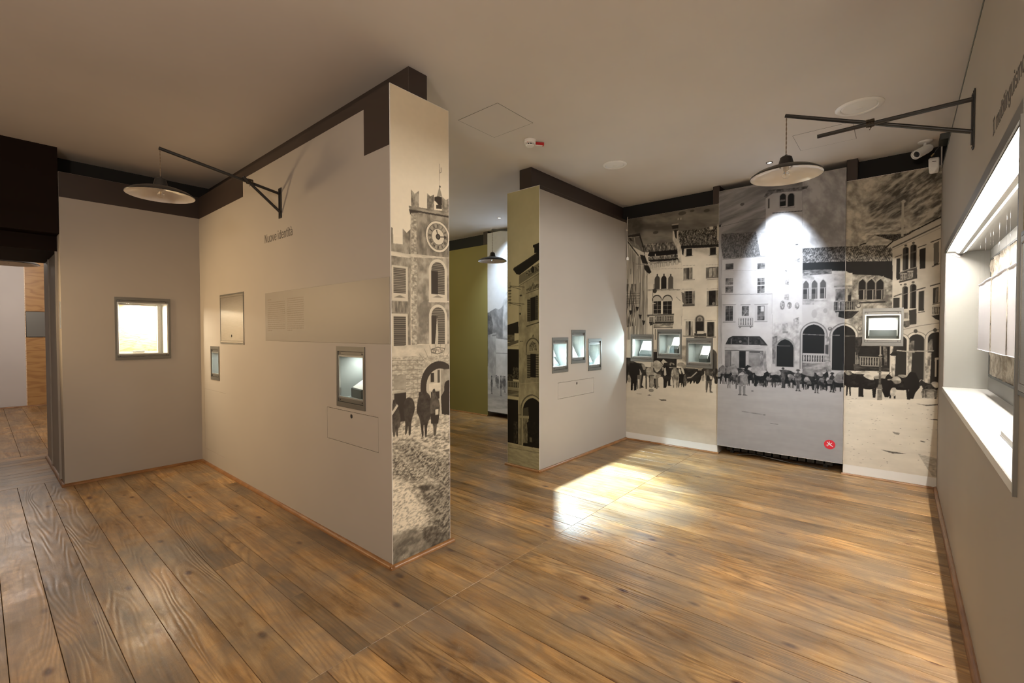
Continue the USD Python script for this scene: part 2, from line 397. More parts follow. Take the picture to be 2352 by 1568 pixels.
struct('wall_niche_far', join(box(6.55, 3.3, 0, 6.6, 5.8, CEIL), box(6.35, 5.594, 0, 6.6, 5.8, CEIL)), 'far_white', 'pale back of the niche behind the hanging banner', 'wall')
struct('wall_olive', join(box(5.905, 5.594, 0.0, 5.922, 7.4, TOP), box(2.18, 7.35, 0, 5.93, 7.4, CEIL)), 'olive_paint', 'olive green wall in the room beyond', 'wall')
# things seen in the dark slot below the middle board
r = thing('radiator', 'dark low radiator in the slot under the middle mural board', 'radiator', (6.1, 1.1, 0))
obj('body', join(*[bevel(6.05 - 6.1, -0.55 + i * 0.085, 0.03, 6.12 - 6.1, -0.55 + i * 0.085 + 0.07, 0.40) for i in range(13)]), 'black_metal', r)
for y in (-0.5, 0.46):
    obj('foot', box(-0.04, y, 0, 0.02, y + 0.04, 0.04), 'black_metal', r)
c = obj('floor_cable', sweep([(5.97 + 0.03 * math.sin(i * 0.5), 1.5 - i * 0.04, 0.006 + 0.035 * max(0, math.sin(i * 0.22))) for i in range(24)], 0.004), 'stand_black')
tag(c, 'thin black cable lying in the slot under the middle mural board', 'cable')

# right wall with the long lit niche
NX0, NX1, NZ0, NZ1, NY = 2.06, 5.27, 1.035, 2.150, -0.535
rw = mbox(-2.7, -0.8, 0.0, MX + 0.02, RY, TOP) - mbox(NX0, NY - 0.012, NZ0 - 0.042, NX1, 0, NZ1 + 0.012)
struct('wall_right', rw, 'wall_paint', 'pale wall on the right with the long lit niche', 'wall')
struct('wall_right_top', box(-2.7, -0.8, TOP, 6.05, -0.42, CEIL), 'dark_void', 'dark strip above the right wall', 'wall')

struct('trim_3', box(-2.6, RY - 0.004, TOP - 0.022, MX, RY + 0.002, TOP + 0.001), 'stand_black', 'thin dark strip painted in for the shadow gap along the top of the right wall', 'trim')  # dark strip stands in for the shadow gap above the wall

# alcove wall, door reveal, shade-darkened header
aw = mbox(0.54, PY1, 0.0, 2.40, 7.80, TOP) - pocket_y('alcove', PY1, CD + 0.03)
w = thing('wall_alcove', 'pale alcove wall with the warm lit case', 'wall', kind='structure')
obj('body', aw, 'wall_paint', w)
obj('painted_band', box(0.541, PY1 - 0.001, 2.808, PX, PY1 + 0.002, TOP - 0.001), 'brown_paint', w)
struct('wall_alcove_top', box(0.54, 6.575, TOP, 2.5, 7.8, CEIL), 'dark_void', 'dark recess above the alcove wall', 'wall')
struct('wall_header', join(box(-2.7, 6.205, 2.455, 0.538, 6.42, CEIL), box(-2.7, 6.41, 2.308, 0.538, 7.62, CEIL)), 'shaded_header', 'brown header over the doorway with shade put into its colour', 'wall')
struct('trim_1', join(box(0.524, 6.42, 0.0, 0.541, 6.45, 2.308), box(0.529, 7.2, 0.0, 0.541, 7.23, 2.308)), 'wall_paint', 'narrow vertical strip in the door reveal', 'trim')
struct('trim_2', box(0.531, 6.206, 1.54, 0.541, 6.222, 1.80), 'aluminium', 'small metal strike plate in the door reveal', 'trim')
struct('wall_left', box(-2.7, 6.205, 0, -0.75, 7.8, 2.5), 'wall_paint', 'pale wall on the left of the doorway', 'wall')
struct('wall_back', box(-2.75, -0.8, 0, -2.7, 14.2, CEIL), 'wall_paint', 'pale wall behind the camera', 'wall')
# the far room seen through the doorway
struct('wall_far', join(box(-2.7, 13.47, 0.0, 0.655, 13.55, CEIL), box(3.0, 7.8, 0, 3.05, 13.6, CEIL), box(2.3, 7.8, 0, 3.05, 7.85, CEIL)), 'far_white', 'white wall of the room beyond the doorway', 'wall')
w = thing('wall_far_wood', 'veneered wall panel in the room beyond the doorway', 'wall', kind='structure')
obj('panel', join(box(0.66, 13.455, 0.0, 3.0, 13.55, 1.398), box(0.66, 13.455, 1.93, 3.0, 13.55, CEIL), box(0.66, 13.49, 1.398, 3.0, 13.55, 1.93)), 'veneer', w)
obj('edge_strip', box(0.648, 13.452, 0, 0.66, 13.55, CEIL), 'pale_veneer', w)
pl = thing('metal_cover', 'grey green metal cover set in the veneer of the far room', 'metal cover', (1.0, 13.49, 1.40))
obj('plate', bevel(-0.335, -0.03, 0.012, 0.4, 0, 0.525, 0.004), 'grey_metal', pl)
obj('bottom_rail', bevel(-0.3, -0.034, 0.0, -0.1, -0.006, 0.011), 'screw_metal', pl)


def trim(name, p0, p1, into, label, z=0.0, r=0.024):
    """Quarter-round bead along the foot of a wall, from p0 to p1; into points into the wall."""
    p0, p1, n = np.array([*p0, z], float), np.array([*p1, z], float), np.array([*into, 0.0])
    a = np.linspace(0, math.pi / 2, 7)
    prof = [np.zeros(3)] + [-n * r * math.cos(t) + np.array([0, 0, r * math.sin(t)]) for t in a]
    m = m3.Manifold.hull_points(np.array([p0 + q for q in prof] + [p1 + q for q in prof]))
    struct(name, m, 'trim_wood', label, 'baseboard')


trim('baseboard_partition', (PX, 2.414), (PX, PY1), (1, 0), 'wooden quarter-round bead along the foot of the partition')
trim('baseboard_tower', (PX - 0.024, 2.438), (2.205, 2.438), (0, 1), 'wooden bead under the clock tower mural')
trim('baseboard_alcove', (0.516, PY1), (PX, PY1), (0, 1), 'wooden bead along the foot of the alcove wall')
trim('baseboard_reveal', (0.54, PY1 - 0.02), (0.54, 7.8), (1, 0), 'wooden bead along the foot of the door reveal')
trim('baseboard_spur_end', (3.882, 2.90), (3.882, 3.40), (1, 0), 'wooden bead under the narrow mural on the spur wall')
trim('baseboard_spur', (3.858, SY0), (MX, SY0), (0, 1), 'wooden bead along the foot of the spur wall')
trim('baseboard_mural_left', (MX, 1.69), (MX, SY0), (1, 0), 'wooden bead under the left mural board', 0, 0.018)
trim('baseboard_mural_right', (MX, RY), (MX, 0.462), (1, 0), 'wooden bead under the right mural board', 0, 0.018)
trim('baseboard_right', (-1.5, RY), (MX, RY), (0, -1), 'wooden bead along the foot of the right wall', 0, 0.026)
trim('baseboard_olive', (5.905, 5.60), (5.905, 7.35), (1, 0), 'wooden bead along the foot of the olive wall', 0, 0.02)
trim('baseboard_far', (-2.7, 13.455), (3.0, 13.455), (0, 1), 'wooden bead along the foot of the far wall')

# ------------------------------------------------------------------ floor boards
floor = thing('floor', 'floor of wide worn pine boards', 'floor', kind='structure')
rng = random.Random(21)


def plank(x0, y0, x1, y1, mat):
    g, b = 0.0010, 0.0013
    dz = rng.uniform(-0.0012, 0.0)
    m = tri(bevel(x0 + g, y0 + g * 0.7, -0.028, x1 - g, y1 - g * 0.7, dz, b))
    v, f, _ = meshkit.arrays(m)
    prim = obj('plank', (v, f), mat, floor)
    rnd = np.tile(np.array([[rng.random(), rng.random(), rng.random()]], np.float32), (len(v), 1))
    UsdGeom.PrimvarsAPI(prim).CreatePrimvar('rnd', Sdf.ValueTypeNames.Color3fArray, 'vertex').Set(Vt.Vec3fArray.FromNumpy(rnd))


def edges(fixed, lo, hi, w):
    e = list(fixed)
    while e[-1] < hi:
        e.append(e[-1] + w * rng.uniform(0.88, 1.12))
    while e[0] > lo:
        e.insert(0, e[0] - w * rng.uniform(0.88, 1.12))
    return e


JOINT = 1.92
e = edges([1.932, 2.113, 2.291, 2.457, 2.683, 2.793, 3.042, 3.247, 3.452], -1.3, 6.3, 0.192)
for a, b in zip(e, e[1:]):
    plank(a, -0.34, b, JOINT, 'plank_wood')
e = edges([0.070, 0.236, 0.420, 0.598, 0.772, 0.952, 1.118, 1.208, 1.385, 1.56], -1.2, 6.5, 0.178)
for a, b in zip(e, e[1:]):
    if abs(a - 1.118) < 0.01:
        cuts = [JOINT, 2.61, 6.48]
    elif b > 2.2:
        cuts = [JOINT, JOINT + rng.uniform(2.0, 4.4), 7.3]
    else:
        cuts = [JOINT, 6.48] if a < 0.8 or rng.random() < 0.6 else [JOINT, rng.uniform(3.2, 5.2), 6.48]
    for c0, c1 in zip(cuts, cuts[1:]):
        plank(a, c0, b, c1, 'plank_wood')
e = edges([6.48], 6.48, 8.05, 0.16)
for a, b in zip(e, e[1:]):
    plank(-1.2, a, 0.62, b, 'plank_wood_across')
end = e[-1]
e = edges([0.10, 0.33], -1.4, 2.4, 0.22)
for a, b in zip(e, e[1:]):
    for c0, c1 in ((end, 10.3), (10.3, 13.46)):
        plank(a, c0, b, c1, 'plank_wood')

# ------------------------------------------------------------------ lettering and text panel
def lettering(text, width, height):
    m = meshkit.text_mesh(text, 0.1, 0.0012)
    v = np.array(m.vertices)
    cap = meshkit.text_mesh(text[0], 0.1, 0.0012).bounds[1][1]
    v[:, 0] = (v[:, 0] - v[:, 0].min()) * width / np.ptp(v[:, 0])
    v[:, 1] *= height / cap
    q = np.stack([v[:, 0], -v[:, 2], v[:, 1]], 1)          # x right along the wall, z up, standing out of the wall
    return trimesh.Trimesh(q, m.faces, process=False)


t = thing('wall_lettering', 'grey lettering Nuove identità on the partition wall', 'lettering', (PX, 4.348, 2.295), -90)
obj('letters', lettering('Nuove identità', 0.547, 0.0725), 'letter_grey', t)
t = thing('wall_lettering', 'grey lettering Il multilinguismo above the lit niche', 'lettering', (2.70, RY, 2.293), 180)
obj('letters', lettering('Il multilinguismo', 0.63, 0.068), 'letter_grey', t)

tp = thing('text_panel', 'long satin grey text panel under the lettering on the partition', 'text panel', (PX - 0.0004, 4.352, 1.424), -90)
obj('film', bevel(0, -0.003, 0, 1.903, 0, 0.424, 0.0008), 'film', tp)
lines = []
rl = random.Random(5)
for col, (u0, u1, rows) in enumerate(((0.055, 0.405, 15), (0.447, 0.742, 16))):
    for i in range(rows):
        z = 0.352 - i * 0.0175 - (0.0175 if col == 0 else 0)
        x, stop = u0, (u1 if i < rows - 1 else u0 + 0.09) - rl.uniform(0, 0.006)
        while x < stop - 0.004:
            wd = min(rl.uniform(0.010, 0.042), stop - x)
            lines.append(box(x, -0.0034, z, x + wd, -0.0028, z + 0.0052))
            x += wd + 0.005
lines.append(box(0.055, -0.0034, 0.358, 0.13, -0.0028, 0.365))
p = obj('text_lines', join(*lines), 'text_ink', tp)
tag(p, kind='stuff')

# ------------------------------------------------------------------ hatches and metal doors in the walls
def hatch(label, loc, rot, wd, ht, hole=None, gap=0.0032):
    t = thing('access_panel', label, 'access panel', loc, rot)
    m = mbox(gap, 0.0006, gap, wd - gap, 0.018, ht - gap)
    if hole:
        m = m - m3.Manifold.cylinder(0.1, 0.016, 0.016, 24).rotate((90, 0, 0)).translate((hole[0], 0.05, hole[1]))
    obj('panel', m, 'wall_paint', t)
    if hole:
        q = lathe([(0.0130, 0), (0.0155, 0), (0.0155, 0.012), (0.0130, 0.012), (0.0130, 0)], 24)
        q.apply_transform(trimesh.transformations.rotation_matrix(math.pi / 2, [1, 0, 0]))
        q.apply_translation([hole[0], 0.0145, hole[1]])
        obj('finger_ring', q, 'grey_metal', t)


hatch('flush access panel with a finger hole under the right-hand case of the partition', (PX, 3.258, 0.711), -90, 0.670, 0.233, (0.338, 0.200))
hatch('plain flush access panel without a hole low on the partition near the alcove corner', (PX, 6.082, 0.168), -90, 0.697, 0.689, None, 0.0016)
hatch('flush access panel with a finger hole under the three cases of the spur wall', (4.224, SY0, 0.742), 0, 0.792, 0.186, (0.398, 0.147))


def steel_door(label, loc, rot, wd, ht, hole=True):
    t = thing('metal_door', label, 'cabinet door', loc, rot)
    obj('frame', ring(0, 0, wd, ht, 0.012, 0.012, -0.006, 0.0), 'grey_metal', t)
    m = mbox(0.013, -0.004, 0.036, wd - 0.013, -0.0004, ht - 0.036)
    if hole:
        m = m - m3.Manifold.cylinder(0.1, 0.014, 0.014, 24).rotate((90, 0, 0)).translate((wd / 2, 0.05, 0.085))
    obj('leaf', m, 'brushed_steel', t)
    for z0, z1 in ((0.0125, 0.0345), (ht - 0.0345, ht - 0.0125)):
        obj('rail', bevel(0.0125, -0.0075, z0, wd - 0.0125, -0.0004, z1, 0.003), 'brushed_steel', t)
    obj('keyhole', tube((wd / 2, -0.0003, 0.085), (wd / 2, -0.001, 0.085), 0.0139), 'dark_void', t)


steel_door('brushed metal cabinet door with a finger hole near the alcove corner', (PX, 5.516, 1.378), -90, 0.655, 0.516)
steel_door('brushed metal cabinet door beside the near end of the lit niche', (2.03, RY, 1.31), 180, 0.45, 0.485, False)

# ------------------------------------------------------------------ display cases
def case(key, label, loc, rot, led='led_white', lining='case_lining', depth=CD, lamp=(0.5, 0.45), lamp_r=0.011, tb=0.034, rail=0.026):
    _, _, wd, ht = CASES[key]
    t = thing('display_case', label, 'display case', loc, rot, 'lit display cases set into the walls')
    obj('bezel', ring(-0.002, -0.002, wd + 0.002, ht + 0.002, 0.017, tb, -0.007, 0.006), 'grey_metal', t)
    s, x0, x1 = 0.0175, 0.017, wd - 0.017
    for z0 in (tb, ht - tb - rail):
        rr = obj('retainer', bevel(x0, 0.001, z0, x1, 0.012, z0 + rail, 0.0015), 'grey_metal', t)
        for xs in (x0 + 0.022, x1 - 0.022):
            obj('screw', tube((xs, 0.0015, z0 + rail / 2), (xs, -0.0022, z0 + rail / 2), 0.0048, 12), 'screw_metal', rr)
    a, b = tb + rail, ht - tb - rail
    obj('inner_frame', ring(x0, a, x1, b, 0.011, 0.011, -0.001, 0.012), 'aluminium', t)
    obj('pane', box(x0 + 0.011, 0.005, a + 0.011, x1 - 0.011, 0.009, b - 0.011), 'pane_glass', t)
    q = 0.006
    o = mbox(q, 0.013, q, wd - q, depth, ht - q) - mbox(x0, -1, a, x1, depth - 0.008, b)
    obj('lining', o, lining, t)
    lx, ly = wd * lamp[0], 0.013 + (depth - 0.02) * lamp[1]
    lp = obj('lamp_ring', lathe_at([(lamp_r + 0.001, 0), (lamp_r + 0.005, 0), (lamp_r + 0.005, 0.006), (lamp_r + 0.001, 0.006), (lamp_r + 0.001, 0)], (lx, ly, b - 0.0065)), 'aluminium', t)
    obj('lamp', tube((lx, ly, b - 0.001), (lx, ly, b - 0.005), lamp_r, 16), led, t)
    return x0, x1, a, b


def lathe_at(prof, loc, n=24):
    m = lathe(prof, n)
    m.apply_translation(loc)
    return m


def wallrot(key):
    y, z, wd, ht = CASES[key]
    if key == 'alcove':
        return (y, PY1, z), 0
    if key.startswith('spur'):
        return (y, SY0, z), 0
    return ((PX if key in ('slim', 'low') else MX), y, z), -90


def card(key, label, off, wd, ht, tilt, turn=0.0, stand=True, group=None, thick=0.006, name='exhibit_card', mat='card_white', wedge='stand_black', base=0.03):
    """A pale sheet leaning back on a black wedge, standing in a case. off: from the case's lower corner, y into the wall."""
    (lx, ly, lz), rot = wallrot(key)
    c, s = math.cos(math.radians(rot)), math.sin(math.radians(rot))
    loc = (lx + c * off[0] - s * off[1], ly + s * off[0] + c * off[1], lz + off[2])
    t = thing(name, label, 'card', loc, rot + turn, group)
    st, ct = math.sin(math.radians(tilt)), math.cos(math.radians(tilt))
    base = base if stand else 0.001
    m = tri(bevel(-wd / 2, -thick / 2, 0, wd / 2, thick / 2, ht, 0.001))
    R = trimesh.transformations.rotation_matrix(-math.radians(tilt), [1, 0, 0])
    m.apply_transform(R)
    m.apply_translation([0, 0.0, base + thick * st / 2 + 0.0008])
    obj('sheet', m, mat, t)
    if stand:
        g = 0.0014 + thick / 2
        w2 = wd * 0.46
        yb = g / ct
        prof = [(-0.012, 0), (ht * st * 0.8, 0), (ht * st * 0.8, base + ht * ct * 0.8 - g / max(st, 0.2)), (yb, base), (-0.012, base - 0.0008)]
        prof = [(p[0], max(0, p[1])) for p in prof]
        m = m3.Manifold.hull_points(np.array([(x, y, z) for x in (-w2, w2) for y, z in prof]))
        obj('wedge', m, wedge, t)
    return t


def case_at(key, label, **k):
    loc, rot = wallrot(key)
    return case(key, label, loc, rot, **k)


case_at('alcove', 'large warm lit display case in the alcove wall', led='led_warm', lining='case_lining_white', lamp=(0.5, 0.2), lamp_r=0.02, tb=0.030, rail=0.020)
case_at('slim', 'narrow pale blue display case near the alcove corner, under the steel door', lamp=(0.5, 0.5))
case_at('low', 'display case at the right end of the partition with a sloping white card', lamp=(0.3, 0.55))
case_at('spur_a', 'leftmost of the three lit cases in the spur wall', led='led_soft', lamp=(0.5, 0.3))
case_at('spur_b', 'middle and highest of the three lit cases in the spur wall', led='led_soft', lamp=(0.5, 0.3))
case_at('spur_c', 'rightmost of the three lit cases in the spur wall', led='led_soft', lamp=(0.5, 0.3))
case_at('mural_a', 'lit case at the left edge of the left mural board', lamp=(0.5, 0.4))
case_at('mural_b', 'highest of the three lit cases in the left mural board', lamp=(0.6, 0.4))
case_at('mural_c', 'lit case in the left mural board, the one nearest the middle board', lamp=(0.6, 0.4))
case_at('mural_d', 'single lit case in the right mural board', lamp=(0.5, 0.35))

# what the cases hold
(lx, ly, lz), _ = wallrot('alcove')
t = thing('wood_sheet', 'pale figured wood sheet in a white tray inside the warm alcove case', 'exhibit', (lx + 0.225, ly + 0.20, lz + 0.056))
obj('sheet', bevel(-0.160, -0.004, 0.025, 0.160, 0.004, 0.525, 0.001), 'pale_veneer', t)
obj('tray', join(bevel(-0.172, -0.010, 0.0, 0.172, 0.010, 0.022), bevel(-0.172, -0.010, 0.022, -0.162, 0.010, 0.53), bevel(0.162, -0.010, 0.022, 0.172, 0.010, 0.53)), 'white_paint', t)
obj('clip', bevel(-0.05, -0.014, 0.012, 0.05, -0.0105, 0.03), 'aluminium', t)
card('low', 'white card on a black wedge in the right-hand case of the partition', (0.170, 0.060, 0.064), 0.20, 0.17, 58, -10, base=0.06)
card('spur_a', 'tall pale printed sheet in the leftmost spur case', (0.145, 0.08, 0.065), 0.21, 0.245, 24, 4)
card('spur_b', 'plain white sheet in the middle spur case', (0.140, 0.06, 0.065), 0.22, 0.235, 28, 4, False)
card('spur_c', 'plain white sheet on a dark wedge in the rightmost spur case', (0.140, 0.08, 0.065), 0.20, 0.215, 26, 4)
card('mural_a', 'large white sheet filling the leftmost mural case', (0.172, 0.12, 0.065), 0.235, 0.205, 30, -8)
card('mural_b', 'small white sheet in the highest mural case', (0.180, 0.12, 0.065), 0.115, 0.170, 28, -14, base=0.055)
card('mural_b', 'little curled leaflet at the left of the highest mural case', (0.10, 0.10, 0.065), 0.05, 0.10, 14, -38, False)
card('mural_c', 'slanted white sheet on a dark stand in the mural case nearest the middle board', (0.172, 0.12, 0.065), 0.115, 0.180, 28, -14, base=0.045)
card('mural_d', 'wide white open sheet in the right mural case', (0.158, 0.11, 0.065), 0.235, 0.20, 22, 0)

# ------------------------------------------------------------------ the long lit niche in the right wall
n = thing('wall_niche_right', 'long white lit niche in the right wall', 'niche', (0, 0, 0), kind='structure')
obj('liner', mbox(NX0 + 0.001, NY - 0.010, NZ0, NX1 - 0.001, RY - 0.003, NZ1 + 0.010) - mbox(NX0 + 0.011, NY, NZ0 - 1, NX1 - 0.011, 0, NZ1), 'niche_liner', n)
obj('sill', bevel(NX0 + 0.002, NY - 0.008, NZ0 - 0.040, NX1 - 0.002, RY + 0.008, NZ0 - 0.0003, 0.003), 'niche_white', n)
obj('frame', join(mbox(NX0 - 0.014, RY - 0.001, NZ1 + 0.003, NX1, RY + 0.005, 2.202), mbox(NX0 - 0.014, RY - 0.02, NZ0 - 0.040, NX0 + 0.0005, RY + 0.010, NZ1 + 0.003)), 'grey_metal', n)
t = thing('led_profile', 'bright continuous strip light along the top front edge of the niche', 'strip light', ((NX0 + NX1) / 2, RY - 0.085, NZ1))
hl = (NX1 - NX0) / 2 - 0.02
prof = [(0.028, 0), (-0.028, 0), (-0.012, -0.020), (0.0110, -0.020)]
obj('housing', m3.Manifold.hull_points(np.array([(x, y, z - 0.0006) for x in (-hl, hl) for y, z in prof])), 'aluminium', t)
obj('diffuser', m3.Manifold.hull_points(np.array([(x, y, z) for x in (-hl + 0.01, hl - 0.10) for y, z in ((0.0205, -0.0159), (0.0296, -0.0084), (0.0282, -0.0065), (0.0189, -0.0144))])), 'led_strip', t)
obj('added_inner_diffuser', m3.Manifold.hull_points(np.array([(x, y, z) for x in (-hl + 0.01, hl - 0.10) for y, z in ((-0.0145, -0.0212), (-0.0300, -0.0080), (-0.0285, -0.0062), (-0.0129, -0.0194))])), 'led_strip_added', t)  # second glowing face, added to brighten the hanging sheets
obj('end_bracket', m3.Manifold.hull_points(np.array([(x, y, z) for x in (hl, hl + 0.006) for y, z in ((0.075, -0.001), (-0.034, -0.001), (0.0, -0.045))])), 'screw_metal', t)

# rough stone seen through the opening in the niche's back
rng2 = np.random.default_rng(3)
nx, nz = 90, 46
gx, gz = np.meshgrid(np.linspace(2.10, 5.165, nx), np.linspace(1.165, 2.055, nz), indexing='ij')
pts = np.stack([gx.ravel(), np.zeros(nx * nz), gz.ravel()], 1)
dep = (meshkit.fbm(pts * 9.0, 4, 11) - 0.5) * 0.05
pts[:, 1] = NY + 0.006 + np.clip(dep, -0.004, 0.03)
i, j = np.meshgrid(np.arange(nx - 1), np.arange(nz - 1), indexing='ij')
q = np.stack([i * nz + j, (i + 1) * nz + j, (i + 1) * nz + j + 1, i * nz + j + 1], -1).reshape(-1, 4)
st = thing('stone_relief', 'rough brown stone face framed in the back of the lit niche', 'stone', (0, 0, 0))
obj('stone', (pts, q), 'rough_stone', st, True)
obj('dark_edge', join(box(5.165, NY + 0.001, 1.145, 5.180, NY + 0.008, 2.070), box(2.10, NY + 0.001, 2.055, 5.165, NY + 0.008, 2.070), box(2.10, NY + 0.001, 1.145, 5.165, NY + 0.008, 1.165)), 'stand_black', st)

xs = [4.867, 4.517, 4.236, 3.942, 3.636, 3.345]
where = ('farthest', 'second farthest', 'middle', 'second nearest', 'nearest')
for k in range(5):
    t = thing('hanging_sheet', 'sheer white printed sheet hanging in the lit niche, %s of five' % where[k], 'hanging sheet', ((xs[k] + xs[k + 1]) / 2, -0.44 + 0.006 * (k % 2), 1.37), 0, 'sheer sheets hanging in the niche')
    hw = (xs[k] - xs[k + 1]) / 2 - 0.003
    gx = np.linspace(-hw, hw, 9)
    v = np.array([(x, 0.001 * math.sin(3.1 * x / hw + k), z) for z in (0, 0.47) for x in gx])
    m = trimesh.Trimesh(np.vstack([v, v + [0, 0.0012, 0]]), process=False)
    f = []
    for a in range(8):
        f += [(a, a + 1, a + 10), (a, a + 10, a + 9), (18 + a, 18 + a + 10, 18 + a + 1), (18 + a, 18 + a + 9, 18 + a + 10)]
    m = trimesh.Trimesh(np.vstack([v, v + [0, 0.0012, 0]]), np.array(f), process=False)
    obj('sheet', m, 'sheer_fabric', t)
    for z0, z1 in ((-0.004, 0.0), (0.4702, 0.478)):
        obj('hem', bevel(-hw, -0.003, z0, hw, 0.006, z1), 'sheer_fabric', t)
    for sx in (-0.8, 0.8):
        obj('wire', tube((hw * sx, 0.001, 0.478), (hw * sx, 0.001, NZ1 - 1.37 - 0.001), 0.00035, 6), 'clear_glass', t)

t = thing('sill_tray', 'low white display tray with a dark slot on the niche sill', 'display tray', (2.60, -0.42, NZ0))
tray = mbox(-0.45, -0.09, 0.0003, 0.36, 0.075, 0.022) - mbox(-0.40, -0.05, 0.010, 0.28, 0.03, 0.05)
obj('body', tray, 'niche_white', t)
obj('slot', box(-0.399, -0.049, 0.0101, 0.279, 0.029, 0.0108), 'grey_metal', t)
obj('foot_shadow_strip', box(-0.455, 0.0752, 0.0003, 0.365, 0.078, 0.003), 'grey_metal', t)  # thin grey strip drawn in place of a shadow gap

# ------------------------------------------------------------------ swing-arm lamps
def swing_lamp(label, loc, rot, plate, arm, brace, knot, cord, group='black swing-arm lamps with dish shades'):
    """Wall plate, a long rising arm, a brace, both tied with cord; a dish shade hangs from the arm's tip. Out of the wall is -y."""
    t = thing('swing_arm_lamp', label, 'lamp', loc, rot, group)
    r = 0.0115
    z0, z1 = plate
    pl_ = obj('wall_plate', join(bevel(-0.028, -0.006, z0, 0.028, -0.0005, z1, 0.0015), bevel(-0.003, -0.013, z0 + 0.02, 0.003, -0.006, z1 - 0.02, 0.001)), 'black_metal', t)
    for z in (z0 + 0.012, z1 - 0.012):
        for sx in (-0.016, 0.016):
            obj('screw', tube((sx, -0.0055, z), (sx, -0.009, z), 0.005, 10), 'screw_metal', pl_)
    (za, ya, zt) = arm
    obj('arm', tube((0, -0.012, za), (0, ya, zt), r), 'black_metal', t)
    (zb, yb, ze) = brace
    obj('brace', tube((2 * r + 0.001, -0.012, zb), (2 * r + 0.001, yb, ze), r), 'black_metal', t)
    yk, zk = knot
    loops = []
    for k in range(7):
        o = -0.016 + k * 0.0053
        a = np.linspace(0, 2 * math.pi, 20)
        loops.append(sweep([(r + 0.0005 + 0.027 * math.cos(q), yk + o, zk + 0.0185 * math.sin(q)) for q in a], 0.0030, 6))
    loops.append(sweep([(r, yk, zk - 0.018), (r + 0.003, yk + 0.004, zk - 0.028), (r - 0.004, yk - 0.003, zk - 0.036)], 0.003, 6))
    obj('binding', join(*loops), 'rope', t)
    zc = zt - 0.010
    zr = zc - cord - 0.132           # rim of the shade
    a = np.linspace(0, 1, 40)
    st2 = [sweep([(0.0016 * math.cos(26 * q + ph), ya + 0.006 + 0.0016 * math.sin(26 * q + ph), zc - q * (cord + 0.002)) for q in a], 0.0017, 6) for ph in (0, math.pi)]
    obj('cord', join(*st2), 'cord_fabric', t)
    y = ya + 0.006
    obj('cap', lathe_at([(0.001, 0.134), (0.008, 0.134), (0.008, 0.126), (0.024, 0.124), (0.033, 0.117), (0.047, 0.060), (0.030, 0.055)], (0, y, zr), 40), 'black_metal', t, 35)
    obj('shade', lathe_at([(0.202, -0.001), (0.2035, 0.002), (0.201, 0.008), (0.170, 0.029), (0.125, 0.046), (0.080, 0.057), (0.046, 0.062), (0.020, 0.063), (0.020, 0.060)], (0, y, zr), 72), 'black_metal', t, 40)
    obj('shade_lining', lathe_at([(0.2015, -0.0012), (0.198, 0.002), (0.168, 0.024), (0.124, 0.041), (0.080, 0.0515), (0.046, 0.0565), (0.0005, 0.058)], (0, y, zr), 72), 'shade_white', t, 40)
    obj('bulb_holder', lathe_at([(0.0005, 0.0565), (0.016, 0.0565), (0.016, 0.036), (0.013, 0.030), (0.0005, 0.030)], (0, y, zr), 24), 'shade_white', t, 35)
    g = [(0.0005, -0.017)] + [(0.021 * math.sin(q), 0.004 - 0.021 * math.cos(q)) for q in np.linspace(0.15, 2.3, 12)] + [(0.011, 0.026), (0.011, 0.0295)]
    b = obj('bulb', lathe_at(g, (0, y, zr), 28), 'clear_glass', t, True)
    obj('filament_stem', join(tube((0, y, zr + 0.029), (0, y, zr + 0.008), 0.002, 8), tube((-0.006, y, zr + 0.006), (0.006, y, zr + 0.006), 0.0007, 6)), 'brass', b)
    return t


swing_lamp('black swing-arm lamp on the right wall above the lit niche', (3.365, RY, 0), 180, (2.445, 2.745), (2.535, -0.853, 2.872), (2.692, -0.678, 2.685), (-0.425, 2.696), 0.240)
swing_lamp('black swing-arm lamp on the partition above the lettering', (PX, 4.02, 0), -90, (2.465, 2.720), (2.672, -0.830, 2.805), (2.510, -0.296, 2.737), (-0.243, 2.711), 0.192)
swing_lamp('black swing-arm lamp in the room beyond, hanging in front of the pale banner', (4.73, SY1, 0), 180, (2.55, 2.85), (2.76, -1.020, 2.935), (2.60, -0.36, 2.86), (-0.29, 2.812), 0.300)
# the same kind of shade just under the lintel in the far room
t = thing('pendant_lamp', 'white-lined dish pendant just visible under the doorway lintel', 'lamp', (0.30, 9.5, 0))
obj('shade', lathe_at([(0.322, -0.001), (0.325, 0.004), (0.26, 0.050), (0.14, 0.085), (0.05, 0.10), (0.03, 0.16), (0.001, 0.165)], (0, 0, 2.462), 64), 'black_metal', t, 40)
obj('shade_lining', lathe_at([(0.3205, -0.0015), (0.316, 0.003), (0.25, 0.044), (0.14, 0.078), (0.0005, 0.094)], (0, 0, 2.462), 64), 'shade_white', t, 40)
obj('bulb', lathe_at([(0.0005, -0.01), (0.02, 0.0), (0.03, 0.025), (0.02, 0.05), (0.012, 0.07), (0.012, 0.085)], (0, 0, 2.462), 24), 'clear_glass', t, True)
obj('cord', tube((0, 0, 2.628), (0, 0, CEIL - 0.03), 0.004, 8), 'cord_fabric', t)
obj('ceiling_rose', lathe_at([(0.0005, 0), (0.045, 0.004), (0.05, 0.0297), (0.0005, 0.0297)], (0, 0, CEIL - 0.03), 24), 'black_metal', t)

